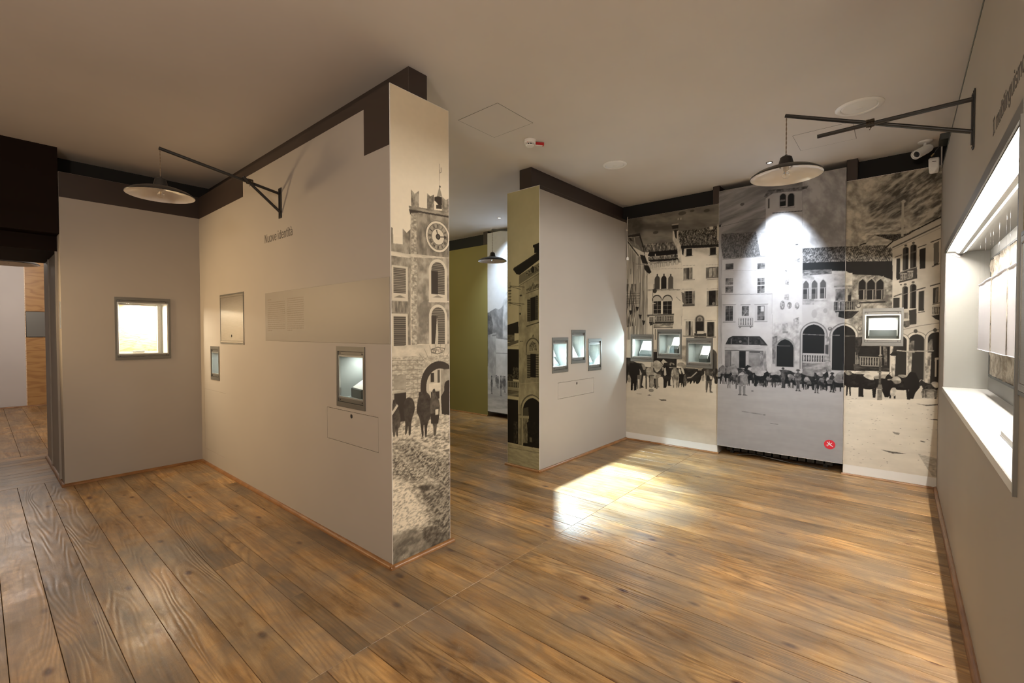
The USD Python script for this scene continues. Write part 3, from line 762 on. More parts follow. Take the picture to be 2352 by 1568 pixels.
# ------------------------------------------------------------------ ceiling fittings
def ceil_disc(name, label, x, y, r, cat):
    t = thing(name, label, cat, (x, y, CEIL), 0, 'round white discs in the ceiling')
    obj('rim', lathe_at([(r * 0.74, -0.004), (r * 0.78, -0.011), (r * 0.90, -0.012), (r, -0.003), (r, -0.0003), (r * 0.74, -0.0003), (r * 0.74, -0.004)], (0, 0, 0), 56), 'white_plastic', t, 40)
    obj('plate', lathe_at([(0.0005, -0.010), (r * 0.68, -0.0085), (r * 0.735, -0.004), (r * 0.735, -0.0005), (0.0005, -0.0005)], (0, 0, 0), 56), 'white_plastic', t, 40)
    obj('hub', lathe_at([(0.0005, -0.016), (r * 0.10, -0.015), (r * 0.13, -0.0106), (0.0005, -0.0104)], (0, 0, 0), 24), 'white_plastic', t, 40)


ceil_disc('ceiling_diffuser', 'round white ceiling disc near the spur wall', 4.447, 2.345, 0.125, 'ceiling diffuser')
ceil_disc('ceiling_diffuser', 'larger round white ceiling disc behind the crossed lamp arms', 4.565, 0.275, 0.158, 'ceiling diffuser')


def ceil_hatch(label, x0, y0, x1, y1):
    t = thing('ceiling_hatch', label, 'ceiling hatch', ((x0 + x1) / 2, (y0 + y1) / 2, CEIL), 0, 'flush square hatches in the ceiling')
    a, b = (x1 - x0) / 2, (y1 - y0) / 2
    obj('frame', join(*[box(*q) for q in ((-a, -b, -0.0012, a, -b + 0.003, -0.0003), (-a, b - 0.003, -0.0012, a, b, -0.0003), (-a, -b, -0.0012, -a + 0.003, b, -0.0003), (a - 0.003, -b, -0.0012, a, b, -0.0003))]), 'grey_metal', t)
    obj('door', box(-a + 0.004, -b + 0.004, -0.0016, a - 0.004, b - 0.004, -0.0003), 'ceiling_paint', t)


ceil_hatch('flush square ceiling hatch between the partition and the smoke detector', 2.66, 2.41, 3.11, 2.86)
ceil_hatch('flush square ceiling hatch above the crossed lamp arms', 4.85, 0.335, 5.30, 0.776)

t = thing('smoke_detector', 'white round smoke detector on the ceiling in front of the spur wall', 'smoke detector', (3.37, 2.649, CEIL))
obj('base', lathe_at([(0.0005, -0.0003), (0.055, -0.0003), (0.055, -0.012), (0.0005, -0.012)], (0, 0, 0), 40), 'white_plastic', t, 40)
obj('body', lathe_at([(0.052, -0.0122), (0.052, -0.030), (0.044, -0.036), (0.0005, -0.036)], (0, 0, 0), 40), 'white_plastic', t, 40)
for k in range(10):
    a = k * math.pi / 5
    obj('rib', tri(bevel(0.034, -0.004, -0.048, 0.042, 0.004, -0.0362)).copy().apply_transform(trimesh.transformations.rotation_matrix(a, [0, 0, 1])), 'white_plastic', t)
obj('grille', lathe_at([(0.0005, -0.0362), (0.030, -0.0362), (0.030, -0.047), (0.0005, -0.047)], (0, 0, 0), 32), 'stand_black', t)
obj('cap', lathe_at([(0.0005, -0.0482), (0.041, -0.0482), (0.036, -0.056), (0.0005, -0.058)], (0, 0, 0), 40), 'white_plastic', t, 40)
obj('indicator', tri(bevel(-0.05, -0.012, -0.036, -0.0455, -0.006, -0.024)), 'red_plastic', t)
t = thing('alarm_indicator', 'small white and red alarm indicator beside the smoke detector', 'alarm light', (3.475, 2.612, CEIL), -40)
obj('body', bevel(-0.045, -0.02, -0.024, 0.030, 0.02, -0.0003, 0.006), 'white_plastic', t)
obj('red_edge', join(bevel(-0.045, -0.0225, -0.030, 0.034, -0.0202, -0.004), bevel(0.0302, -0.02, -0.030, 0.036, 0.02, -0.004)), 'red_plastic', t)


def recessed_spot(label, x, y):
    t = thing('ceiling_spot', label, 'spotlight', (x, y, CEIL), 0, 'recessed ceiling spots')
    obj('ring', lathe_at([(0.020, -0.0003), (0.034, -0.0003), (0.032, -0.006), (0.024, -0.008), (0.020, -0.0003)], (0, 0, 0), 32), 'chrome', t, 40)
    obj('lens', lathe_at([(0.0005, -0.0045), (0.019, -0.0045), (0.019, -0.001), (0.0005, -0.001)], (0, 0, 0), 24), 'spot_lens', t)


recessed_spot('small recessed spot shining down the middle mural board', 5.449, 1.079)
recessed_spot('small recessed spot near the pale banner of the room beyond', 5.33, 4.795)
for k, (p, wt, c) in enumerate(FILL_GLOBES):  # stems for the added fill globes
    where = ('behind the camera', 'in the far room past the doorway', 'in the room behind the partition')[k]
    t = thing('fill_globe_stem', 'stem of an added unseen fill lamp ' + where, 'lamp', (p[0], p[1], CEIL))
    obj('stem', tube((0, 0, -0.001), (0, 0, p[2] + 0.21 - CEIL), 0.008, 10), 'black_metal', t)
    obj('ceiling_rose', lathe_at([(0.0005, -0.03), (0.05, -0.026), (0.055, -0.0003), (0.0005, -0.0003)], (0, 0, 0), 24), 'black_metal', t)
t = thing('fill_spot', 'added black fill spot, out of view by the doorway, aimed at the partition', 'spotlight', (-1.0, 6.205, 2.0))  # fitting for the added fill spot
obj('mount', lathe_at([(0.0005, -0.012), (0.04, -0.012), (0.04, -0.0003), (0.0005, -0.0003)], (0, 0, 0), 24).apply_transform(trimesh.transformations.rotation_matrix(-math.pi / 2, [1, 0, 0])), 'black_metal', t)
obj('arm', tube((0, -0.012, 0), (-0.04, -0.30, 0), 0.008, 10), 'black_metal', t)
obj('can', tube((-0.10, -0.285, 0.02), (-0.045, -0.318, 0.008), 0.032, 20), 'black_metal', t)

# ------------------------------------------------------------------ security fittings in the far right corner
t = thing('security_camera', 'white bullet security camera on the ceiling in the far right corner', 'security camera', (5.80, -0.150, CEIL))
obj('mount', lathe_at([(0.0005, -0.0003), (0.055, -0.0003), (0.052, -0.012), (0.03, -0.02), (0.0005, -0.02)], (0, 0, 0), 32), 'white_plastic', t, 40)
obj('arm', join(tube((0, 0, -0.018), (-0.01, 0.005, -0.055), 0.012), trimesh.creation.icosphere(2, 0.018).apply_translation([-0.01, 0.005, -0.058])), 'white_plastic', t, 40)
d = np.array([-0.64, 0.62, -0.46])
d /= np.linalg.norm(d)
pc = np.array([-0.01, 0.005, -0.085])


def along(prof, n=36):
    m = lathe(prof, n)
    a = np.cross([0, 0, 1.0], d)
    a /= np.linalg.norm(a)
    T = np.eye(4)
    T[:3, 0], T[:3, 1], T[:3, 2], T[:3, 3] = a, np.cross(d, a), d, pc
    m.apply_transform(T)
    return m


obj('body', along([(0.0005, -0.07), (0.030, -0.065), (0.036, -0.05), (0.036, 0.085), (0.0005, 0.085)]), 'white_plastic', t, 40)
obj('hood', along([(0.0385, -0.02), (0.0405, -0.02), (0.0415, 0.105), (0.0395, 0.105), (0.0385, -0.02)]), 'white_plastic', t, 40)
obj('front_ring', along([(0.028, 0.0855), (0.036, 0.0855), (0.036, 0.092), (0.028, 0.092), (0.028, 0.0855)]), 'white_print', t, 40)
obj('lens', along([(0.0005, 0.086), (0.027, 0.086), (0.024, 0.089), (0.010, 0.089), (0.008, 0.094), (0.0005, 0.095)]), 'lens_black', t, 40)
t = thing('cable_connector', 'tiny brass connector hanging from a black lead behind the security camera', 'connector', (5.86, -0.215, 3.17))
obj('plug', tube((0, 0, 0), (0.012, 0.02, -0.02), 0.007, 10), 'brass', t)
obj('lead', sweep([(0, 0, 0), (0, -0.012, 0.025), (0.01, -0.03, 0.05), (0.03, -0.05, 0.10)], 0.004), 'stand_black', t)
t = thing('junction_box', 'small dark junction box high in the far right corner', 'box', (5.78, -0.33, CEIL))
obj('body', bevel(-0.12, -0.085, -0.055, 0.1, 0.085, -0.0006, 0.004), 'stand_black', t)
t = thing('motion_sensor', 'white rounded motion sensor at the top right corner of the mural', 'motion sensor', (5.885, -0.215, 2.985))
sh = m3.Manifold.batch_hull([m3.Manifold.sphere(0.016, 20).translate(c) for c in ((-0.012, -0.024, 0.134), (-0.012, 0.024, 0.134), (-0.034, -0.022, 0.120), (-0.034, 0.022, 0.120), (-0.036, -0.022, 0.050), (-0.036, 0.022, 0.050), (-0.014, -0.018, 0.016), (-0.014, 0.018, 0.016), (-0.026, 0, 0.014))])
obj('body', sh, 'white_plastic', t, 50)
obj('window', tri(bevel(-0.0525, -0.014, 0.100, -0.0500, 0.014, 0.106)), 'stand_black', t)
obj('bracket', bevel(0.0035, -0.02, 0.04, 0.0125, 0.02, 0.12), 'white_plastic', t)
t = thing('white_conduit', 'thin white conduit in the corner beside the motion sensor', 'conduit', (5.888, -0.268, 3.05))
obj('pipe', tube((0, 0, 0.002), (0, 0, 0.225), 0.006, 10), 'cable_white', t)
t = thing('corner_sensor', 'white cable with a small plug hanging in the corner of the left mural board', 'sensor', (5.882, 2.900, 2.49))
obj('cable', sweep([(0, 0.002, 0.60), (0.0, 0.008, 0.56), (0.002, 0.012, 0.42), (0.003, 0.012, 0.25), (0.002, 0.004, 0.12), (0, 0, 0.045)], 0.0045), 'cable_white', t)
obj('plug', lathe_at([(0.0005, 0.05), (0.010, 0.047), (0.018, 0.036), (0.021, 0.015), (0.021, 0.0), (0.0005, 0.0)], (-0.008, 0, 0), 24), 'white_plastic', t, 40)
obj('clip', trimesh.creation.icosphere(2, 0.012).apply_translation([-0.002, 0.012, 0.42]), 'cable_white', t, True)

# ------------------------------------------------------------------ red pictogram
t = thing('warning_sticker', 'round red sticker with a white starfish-like figure low on the middle mural board', 'sticker', (5.8835, 0.565, 0.297), -90)
disc = trimesh.creation.cylinder(0.050, 0.0012, sections=48)
disc.apply_transform(trimesh.transformations.rotation_matrix(math.pi / 2, [1, 0, 0]))
obj('disc', disc, 'red_print', t)


def blade(p, wdt):
    p = np.array(p, float)
    c_ = []
    dd = p[1] - p[0]
    nn = np.array([-dd[1], dd[0]]) / np.linalg.norm(dd)
    q = [p[0] + nn * wdt, p[0] - nn * wdt, p[1] - nn * wdt * 0.35, p[1] + nn * wdt * 0.35]
    return m3.Manifold.hull_points(np.array([(a[0], y, a[1]) for a in q for y in (-0.0011, -0.0007)]))


obj('figure', join(blade([(0, 0), (-0.024, 0.026)], 0.006), blade([(0, 0), (-0.004, 0.034)], 0.004), blade([(-0.002, 0), (0.022, 0.020)], 0.004), blade([(0, 0), (0.031, -0.021)], 0.006), blade([(0, 0), (-0.030, -0.012)], 0.0045), blade([(-0.006, -0.002), (-0.024, -0.022)], 0.0035)), 'white_print', t)

# ------------------------------------------------------------------ photographic prints on the walls
# A print is a fine grid whose vertices carry the ink's tone. All drawing is in millimetres on the print: u to the right, v up.
_rand = np.random.default_rng(12)
_TILE = _rand.random((256, 256)).astype(np.float32)


def vnoise(u, v, octaves=3, seed=0):
    out, amp, tot = 0, 1.0, 0.0
    for o in range(octaves):
        s = 2.0 ** o
        c = np.array([(u * s + 17.3 * seed + 5.1 * o).ravel(), (v * s + 31.7 * seed + 9.2 * o).ravel()])
        out = out + amp * ndimage.map_coordinates(_TILE, c, order=1, mode='grid-wrap').reshape(u.shape)
        tot += amp
        amp *= 0.55
    return out / tot


class Print:
    def __init__(self, u0, u1, v0, v1, du, dv):
        self.u0, self.v0, self.du, self.dv = u0, v0, du / 2, dv / 2
        self.nu, self.nv = int(round((u1 - u0) / du)) * 2, int(round((v1 - v0) / dv)) * 2
        self.T = np.full((self.nu + 1, self.nv + 1), 0.85, np.float32)

    def window(self, pts):
        p = np.asarray(pts, float)
        i0 = max(0, int((p[:, 0].min() - self.u0) / self.du) - 1)
        i1 = min(self.nu + 1, int((p[:, 0].max() - self.u0) / self.du) + 3)
        j0 = max(0, int((p[:, 1].min() - self.v0) / self.dv) - 1)
        j1 = min(self.nv + 1, int((p[:, 1].max() - self.v0) / self.dv) + 3)
        if i1 <= i0 or j1 <= j0:
            return None
        U, V = np.meshgrid(self.u0 + np.arange(i0, i1) * self.du, self.v0 + np.arange(j0, j1) * self.dv, indexing='ij')
        return (slice(i0, i1), slice(j0, j1)), U, V

    def mask(self, pts, soft=0.0):
        p = np.asarray(pts, float)
        pad = np.array([p.min(0) - 3 * soft, p.max(0) + 3 * soft])
        w = self.window(pad)
        if w is None:
            return None
        s, U, V = w
        m = np.zeros(U.shape, bool)
        for a, b in zip(p, np.roll(p, -1, 0)):
            if a[1] == b[1]:
                continue
            m ^= ((a[1] > V) != (b[1] > V)) & (U < (b[0] - a[0]) * (V - a[1]) / (b[1] - a[1]) + a[0])
        m = m.astype(np.float32)
        if soft:
            m = ndimage.gaussian_filter(m, (soft / self.du, soft / self.dv))
        return s, U, V, m

    def poly(self, flat, t, alpha=1.0, soft=0.0):
        r = self.mask(np.reshape(flat, (-1, 2)), soft)
        if r:
            s, U, V, m = r
            self.T[s] += (t - self.T[s]) * (m * alpha)

    def tex(self, flat, t0, t1, su, sv, ang=0.0, lo=0.3, hi=0.7, octaves=4, alpha=1.0, seed=0, soft=0.0):
        """A polygon filled with mottled tone between t0 and t1; su, sv: grain size in mm, ang: direction, soft: width of its blurred edge."""
        r = self.mask(np.reshape(flat, (-1, 2)), soft)
        if r:
            s, U, V, m = r
            c, n = math.cos(math.radians(ang)), math.sin(math.radians(ang))
            q = vnoise((U * c + V * n) / su, (-U * n + V * c) / sv, octaves, seed + 1)
            q = np.clip((q - lo) / (hi - lo), 0, 1)
            self.T[s] += (t0 + (t1 - t0) * q - self.T[s]) * (m * alpha)

    def fig(self, flat, *a, **k):
        """Like tex, with the outline's corners rounded: people, animals, sacks."""
        q = np.reshape(flat, (-1, 2)).astype(float)
        for _ in range(3):
            n = np.roll(q, -1, 0)
            q = np.stack([0.75 * q + 0.25 * n, 0.25 * q + 0.75 * n], 1).reshape(-1, 2)
        self.tex(q.ravel(), *a, **k)

    def rect(self, u0, v1, u1, v0, t, alpha=1.0):
        self.poly([u0, v0, u1, v0, u1, v1, u0, v1], t, alpha)

    def rtex(self, u0, v1, u1, v0, *a, **k):
        self.tex([u0, v0, u1, v0, u1, v1, u0, v1], *a, **k)

    def line(self, flat, w, t, alpha=1.0):
        p = np.reshape(flat, (-1, 2)).astype(float)
        for a, b in zip(p, p[1:]):
            d = b - a
            L = np.linalg.norm(d)
            if L == 0:
                continue
            n = np.array([-d[1], d[0]]) / L * w / 2
            self.poly(np.concatenate([a + n, a - n, b - n, b + n]), t, alpha)

    def oval(self, u0, v1, u1, v0, t, alpha=1.0, n=28):
        a = np.linspace(0, 2 * math.pi, n, endpoint=False)
        self.poly(np.stack([(u0 + u1) / 2 + (u1 - u0) / 2 * np.cos(a), (v0 + v1) / 2 + (v1 - v0) / 2 * np.sin(a)], 1).ravel(), t, alpha)

    @staticmethod
    def arch_pts(u0, v1, u1, v0, point=0.0, rise=None):
        w = u1 - u0
        h = rise if rise is not None else w * (0.5 + 0.35 * point)
        a = np.linspace(0, math.pi, 17)
        x = (u0 + u1) / 2 + w / 2 * np.cos(a)
        y = v1 - h + h * (np.sin(a) * (1 - point) + (1 - np.abs(np.cos(a)) ** 1.1) * point)
        return np.concatenate([[u1, v0], np.stack([x, y], 1).ravel(), [u0, v0]])

    def arch(self, u0, v1, u1, v0, t, alpha=1.0, point=0.0, rise=None):
        self.poly(self.arch_pts(u0, v1, u1, v0, point, rise), t, alpha)

    def win(self, u0, v1, u1, v0, t=0.14, frame=0.0, ft=0.8, nx=1, ny=1, bar=0.6, bw=4.0, sill=None):
        """A window: surround, dark opening, glazing bars, sill."""
        if frame:
            self.rect(u0 - frame, v1 + frame, u1 + frame, v0 - frame, ft)
        self.rtex(u0, v1, u1, v0, t * 0.6, t * 1.5, 30, 30)
        for k in range(1, nx):
            x = u0 + (u1 - u0) * k / nx
            self.rect(x - bw / 2, v1, x + bw / 2, v0, bar)
        for k in range(1, ny):
            y = v0 + (v1 - v0) * k / ny
            self.rect(u0, y + bw / 2, u1, y - bw / 2, bar)
        if sill is not None:
            self.rect(u0 - 12, v0, u1 + 12, v0 - 7, sill)

    def louvre(self, u0, v1, u1, v0, n, t0=0.22, t1=0.55):
        h = (v1 - v0) / n
        for k in range(n):
            self.rect(u0, v0 + (k + 1) * h, u1, v0 + k * h, t1)
            self.rect(u0, v0 + (k + 0.62) * h, u1, v0 + k * h, t0)

    def balusters(self, u0, v1, u1, v0, n, light=0.72, dark=0.2, rail=0.16):
        h = v1 - v0
        self.rect(u0, v1, u1, v0, dark)
        w = (u1 - u0) / n
        for k in range(n):
            c = u0 + (k + 0.5) * w
            self.poly([c - w * 0.18, v1, c + w * 0.18, v1, c + w * 0.34, v0 + h * 0.45, c + w * 0.16, v0, c - w * 0.16, v0, c - w * 0.34, v0 + h * 0.45], light)
        self.rect(u0, v1, u1, v1 - h * rail, light)
        self.rect(u0, v0 + h * rail * 0.8, u1, v0, light)

    def tiles(self, flat, t0, t1, pitch=22.0, row=30.0, slope=0.25, seed=0, mottle=1.0):
        """Pantiled roof: slanting dark and light courses, broken up."""
        r = self.mask(np.reshape(flat, (-1, 2)))
        if r:
            s, U, V, m = r
            x = (U + slope * V) / pitch
            a = 0.5 + 0.5 * np.sin(2 * math.pi * x)
            b = 0.5 + 0.5 * np.sin(2 * math.pi * (V + 0.1 * U) / row + 2.2 * np.floor(x))
            n = vnoise(U / (pitch * 0.55), V / (row * 0.5), 2, seed + 3)
            q = np.clip(0.34 * a + 0.18 * b + 1.25 * mottle * (n - 0.42), 0, 1)
            self.T[s] += (t0 + (t1 - t0) * q - self.T[s]) * m

    def ox(self, u0, v1, u1, v0, t=0.12, way=1, sack=None, st=0.62):
        """A standing draught animal seen from the side, perhaps with a loaded cover."""
        w, h = u1 - u0, v1 - v0

        def P(*q):
            return [c for x, y in q for c in ((u0 + w * x if way > 0 else u1 - w * x), v0 + h * y)]
        for x in (0.12, 0.22, 0.66, 0.76):
            lean = 0.04 if x in (0.12, 0.76) else -0.015
            self.poly(P((x - 0.035, 0.5), (x + 0.06, 0.5), (x + 0.025 + lean, 0.0), (x - 0.03 + lean, 0.0)), t * (0.9 if lean > 0 else 1.25))
        self.fig(P((0.04, 0.70), (0.10, 0.82), (0.35, 0.78), (0.68, 0.84), (0.78, 0.92), (0.86, 1.0), (0.95, 0.92), (1.0, 0.70), (0.96, 0.62), (0.86, 0.70), (0.80, 0.50), (0.62, 0.36), (0.30, 0.36), (0.12, 0.44), (0.05, 0.56)), t * 0.9, t * 1.1, 30, 30)
        self.fig(P((0.10, 0.78), (0.66, 0.80), (0.74, 0.5), (0.2, 0.42)), t * 0.7, t * 1.9, 22, 18)
        self.line(P((0.86, 0.98), (0.80, 1.07)), 5, t)
        if sack:
            self.fig(P((0.02, 0.72), (0.12, 0.98), (0.30, 1.10 * sack), (0.52, 1.10 * sack), (0.66, 0.95), (0.70, 0.70), (0.52, 0.58), (0.3, 0.62), (0.14, 0.55)), st * 0.72, st * 1.12, 40, 30, 20)

    def man(self, u0, v1, u1, v0, t=0.22, legs=0.3, hat=True):
        w, h = u1 - u0, v1 - v0

        def P(*q):
            return [c for x, y in q for c in (u0 + w * x, v0 + h * y)]
        self.poly(P((0.26, 0.42), (0.48, 0.42), (0.44, 0.03), (0.30, 0.03)), legs)
        self.poly(P((0.54, 0.42), (0.76, 0.42), (0.74, 0.03), (0.60, 0.03)), legs)
        self.poly(P((0.26, 0.05), (0.48, 0.05), (0.44, 0.0), (0.20, 0.0)), t * 0.8)
        self.poly(P((0.58, 0.05), (0.76, 0.05), (0.95, 0.0), (0.56, 0.0)), t * 0.8)
        self.fig(P((0.15, 0.36), (0.10, 0.62), (0.24, 0.82), (0.42, 0.86), (0.62, 0.86), (0.82, 0.80), (0.95, 0.58), (0.84, 0.36)), t * 0.75, t * 1.5, 16, 22)
        self.oval(*(lambda q: (q[0], q[3], q[2], q[1]))(P((0.36, 0.83), (0.66, 0.99))), t * 1.2)
        if hat:
            self.poly(P((0.22, 0.93), (0.80, 0.93), (0.66, 1.0), (0.36, 1.0)), t * 0.7)

    def mottle(self, amount, size, seed=40):
        U, V = np.meshgrid(self.u0 + np.arange(self.nu + 1) * self.du, self.v0 + np.arange(self.nv + 1) * self.dv, indexing='ij')
        self.T *= 1 + amount * (vnoise(U / size, V / size, 3, seed) - 0.5) * 2

    def build(self, parent, place, paper, black, holes=(), name='print', gamma=2.3):
        T = ndimage.uniform_filter(self.T, 2, mode='nearest')[::2, ::2]
        nu, nv = T.shape
        U, V = np.meshgrid(self.u0 + np.arange(nu) * self.du * 2, self.v0 + np.arange(nv) * self.dv * 2, indexing='ij')
        i, j = np.meshgrid(np.arange(nu - 1), np.arange(nv - 1), indexing='ij')
        uc, vc = U[:-1, :-1] + self.du, V[:-1, :-1] + self.dv
        keep = np.ones(uc.shape, bool)
        for (a0, b0, a1, b1) in holes:
            keep &= ~((uc > a0) & (uc < a1) & (vc > b0) & (vc < b1))
        i, j = i[keep], j[keep]
        f = np.stack([i * nv + j, (i + 1) * nv + j, (i + 1) * nv + j + 1, i * nv + j + 1], -1)
        f = np.vstack([f[:, [0, 1, 2]], f[:, [0, 2, 3]]])
        pts = place(U.ravel() / 1000.0, V.ravel() / 1000.0)
        t = np.clip(T.ravel(), 0, 1)[:, None] ** gamma
        col = np.asarray(black) * (1 - t) + np.asarray(paper) * t
        prim = usdkit.mesh(stage, fresh(str(parent.GetPath()), name), (pts, f), LOOKS['ink'])
        UsdGeom.PrimvarsAPI(prim).CreatePrimvar('ink', Sdf.ValueTypeNames.Color3fArray, 'vertex').Set(Vt.Vec3fArray.FromNumpy(col.astype(np.float32)))
        return prim


SEPIA, SEPIA_BLACK = (0.74, 0.67, 0.55), (0.012, 0.010, 0.009)
GREY, GREY_BLACK = (0.42, 0.405, 0.41), (0.009, 0.010, 0.011)

# ---- the square: one picture across three boards (u from the inner corner, v from the floor)
LEFT = Print(2, 1217, 100, 3058, 5.4, 5.4)
MID = Print(1222, 2472, 112, 3200, 5.0, 5.0)
RIGHT = Print(2476, 3198, 108, 3058, 3.8, 4.2)


def draw_square(p):
    D = 0.13
    p.rect(0, 3300, 3300, 0, 0.87)
    # hillside on the left and in the middle
    p.tex([-38,3142,1218,3124,1223,2466,247,2577,-36,2748], 0.40, 0.58, 260, 90, -12, 0.3, 0.7)
    p.tex([-38,3130,233,3097,234,2793,-36,2829], 0.28, 0.46, 120, 120, 0, 0.35, 0.65, alpha=0.7, soft=30)
    for x, y, w in ((880,90,50), (520,100,26), (660,150,40), (900,160,30), (380,310,30), (760,140,22), (560,260,18), (1130,40,30), (370,90,14), (950,20,50)):
        u, v = [-63,3216][:2]
        q = [63,3079]
        k = (q[0] - u) / 100.0
        p.oval(u + (x - w) * k, v - (y - w * 0.55) * k - 0.02 * x, u + (x + w) * k, v - (y + w * 0.45) * k - 0.02 * x, 0.27, 0.65)
    p.line([258,2722,635,2760], 7, 0.56)
    p.line([376,2773,624,2756], 5, 0.55)
    p.tex([1214,3206,2150,3139,2158,2319,1220,2420], 0.60, 0.84, 300, 60, 18, 0.3, 0.7)  # middle hill toned lighter to carry the spot's glow
    p.line([1245,2861,1503,2891,1721,2924], 8, 0.74, 0.6)
    p.line([1245,2772,1517,2803,1722,2799], 6, 0.50, 0.6)
    p.oval(1456,3017,1502,2981, 0.42, 0.8)
    # pale cliff behind the tower, its tone raised for the spot glow, and the rocks on the right
    p.tex([2083,3100,2395,3112,2403,2369,2090,2406], 0.80, 1.0, 60, 110, 20, 0.3, 0.68)
    p.tex([2081,3258,2467,3207,2477,2377,2090,2414], 0.80, 1.0, 50, 90, 24, 0.3, 0.68)
    p.tex([2465,3079,3203,3036,3210,2521,2793,2339,2473,2378], 0.60, 0.90, 46, 60, 30, 0.28, 0.66)
    p.tex([2647,2842,2895,2839,3002,2639,2831,2607,2671,2641], 0.32, 0.70, 60, 18, 33, 0.28, 0.66, seed=3, soft=16)
    p.tex([2689,2906,2791,3061,3022,3061,3203,3027,3210,2555,3004,2485,2962,2749,2862,2802], 0.36, 0.82, 70, 26, 38, 0.30, 0.64, seed=5, soft=18)
    p.tex([2650,2609,2830,2615,2991,2504,2832,2457,2608,2497], 0.44, 0.84, 50, 18, 12, 0.3, 0.66, seed=7, soft=14)
    p.tex([2608,2507,2764,2485,2847,2394,2793,2357,2580,2383], 0.6, 0.95, 30, 20, 20, 0.3, 0.66, seed=8, soft=12)
    p.line([2587,2382,2623,2396,2652,2397], 12, 0.22)
    # ---------------- left-hand house in steep perspective
    p.tex([-16,2861,27,2763,175,2540,307,2436,361,2297,308,2267,313,1392,-18,1389], 0.55, 0.84, 14, 300, 0, 0.3, 0.65)
    p.tex([-13,2166,141,2155,143,1583,-11,1561], 0.30, 0.8, 12, 120, 0, 0.35, 0.62, seed=2)
    p.poly([14,2834,192,2844,247,2667,241,2634,168,2722,52,2760], 0.22)
    p.poly([45,2818,180,2811,223,2693,229,2579,175,2676,76,2768], 0.42)
    p.line([26,2809,186,2810,241,2668,262,2530,307,2413], 9, 0.16)
    p.line([21,2804,186,2799], 6, 0.75)
    p.line([113,2792,126,2682], 7, 0.72)
    p.line([14,2753,89,2652,175,2540], 14, 0.20)
    p.line([22,2718,114,2592,175,2517], 7, 0.78)
    p.poly([193,2560,259,2530,307,2436,296,2414,230,2432], 0.17)
    p.poly([254,2407,319,2390,361,2297,343,2270,296,2302,260,2350], 0.15)
    p.line([193,2551,307,2542], 6, 0.8)
    p.line([127,2431,296,2409], 4, 0.35)
    p.line([152,2411,290,2401], 4, 0.8)
    for x, y0, y1 in ((132,600,1500), (172,680,1560), (205,830,1540), (245,920,1560), (275,760,1560), (60,780,1100), (98,670,730)):
        u, v = [-63,3216][:2]
        k = ([63,3079][0] - u) / 100.0
        p.rect(u + x * k, v - y0 * k, u + x * k + 5, v - y1 * k, 0.27)
    for y in (940, 968, 1000, 1025, 1048):
        u, v = [-63,3216][:2]
        k = ([63,3079][0] - u) / 100.0
        p.line([u + 50 * k, v - y * k, u + 205 * k, v - (y + 4) * k], 5, 0.22)
    for x, y in ((175,1105), (210,1190), (250,1255), (98,1140), (165,1470)):
        u, v = [-63,3216][:2]
        k = ([63,3079][0] - u) / 100.0
        p.poly([u + (x - 18) * k, v - (y - 16) * k, u + (x + 20) * k, v - (y - 10) * k, u + (x + 8) * k, v - (y + 26) * k, u + (x - 4) * k, v - (y + 40) * k], 0.16)
    # ---------------- low house with the arcaded windows
    p.tex([313,2435,746,2424,774,2304,780,1397,313,1392,308,2267,361,2297], 0.83, 0.92, 200, 160, 0, 0.3, 0.7)
    p.tiles([241,2685,647,2667,691,2580,713,2556,342,2572,253,2604], 0.16, 0.86, 20, 60, 0.1, 1)
    p.line([247,2676,417,2664], 7, 0.72)
    p.poly([330,2572,715,2560,713,2508,692,2500,342,2508,307,2525], 0.08)
    p.line([414,2536,414,2503], 9, 0.85)
    p.tiles([313,2505,708,2498,735,2436,321,2451], 0.2, 0.9, 20, 46, 0.1, 2)
    p.poly([317,2466,735,2449,735,2420,582,2428,343,2437], 0.12)
    p.tex([307,2436,746,2418,757,2391,343,2410], 0.45, 0.7, 60, 14, 0)
    for k in range(7):
        a, b = [355,2375], [414,2370]
        s = (b[0] - a[0]) * 0.98
        x = a[0] + k * s
        p.arch(x - s * 0.36, a[1] + 42 + k * 4, x + s * 0.36, a[1] - 26 + k * 4, 0.58, 1, 0.5)
        p.arch(x - s * 0.25, a[1] + 27 + k * 4, x + s * 0.25, a[1] - 34 + k * 4, 0.80, 1, 0.5)
    p.line([366,2338,779,2312], 4, 0.62)
    for r_, t_ in ((407,2245,477,2068, 0.30), (None, 0.1)) if False else ():
        pass
    for q, t_ in (((407,2245,477,2068), 0.30), ((496,2240,569,2067), D), ((589,2231,658,2062), 0.38)):
        p.arch(q[0], q[1], q[2], q[3], t_, 1, 0.3)
        c = (q[0] + q[2]) / 2
        p.arch(c - 9, q[1] + 26, c + 9, q[1] - 10, t_ * 0.9, 1, 0.4)
        p.rect(q[0] - 6, q[3], q[2] + 6, q[3] - 5, 0.55)
    p.line([309,2063,749,2041], 9, 0.42)
    p.line([309,2052,749,2030], 5, 0.72)
    for q in ((377,1985,497,1908), (520,1978,643,1901)):
        p.arch(q[0] - 7, q[1] + 7, q[2] + 7, q[3], 0.22)
        p.arch(q[0], q[1] - 9, q[2], q[3], 0.76)
    p.win(392,1904,496,1740, 0.14, 5, 0.8, 2, 3, 0.55)
    p.win(522,1900,641,1736, 0.13, 5, 0.85, 2, 3, 0.62)
    p.rect(499,1910,521,1738, 0.88)
    p.poly([299,1728,669,1735,669,1713,311,1694], 0.35)
    p.balusters(335,1717,666,1632, 15, 0.66, 0.2)
    p.poly([329,1635,670,1632,654,1578,609,1606,542,1579,508,1607,405,1603,347,1581], 0.22)
    p.tex([394,1608,654,1611,654,1551,394,1547], 0.45, 0.85, 70, 30)
    p.line([394,1553,654,1551], 8, 0.25)
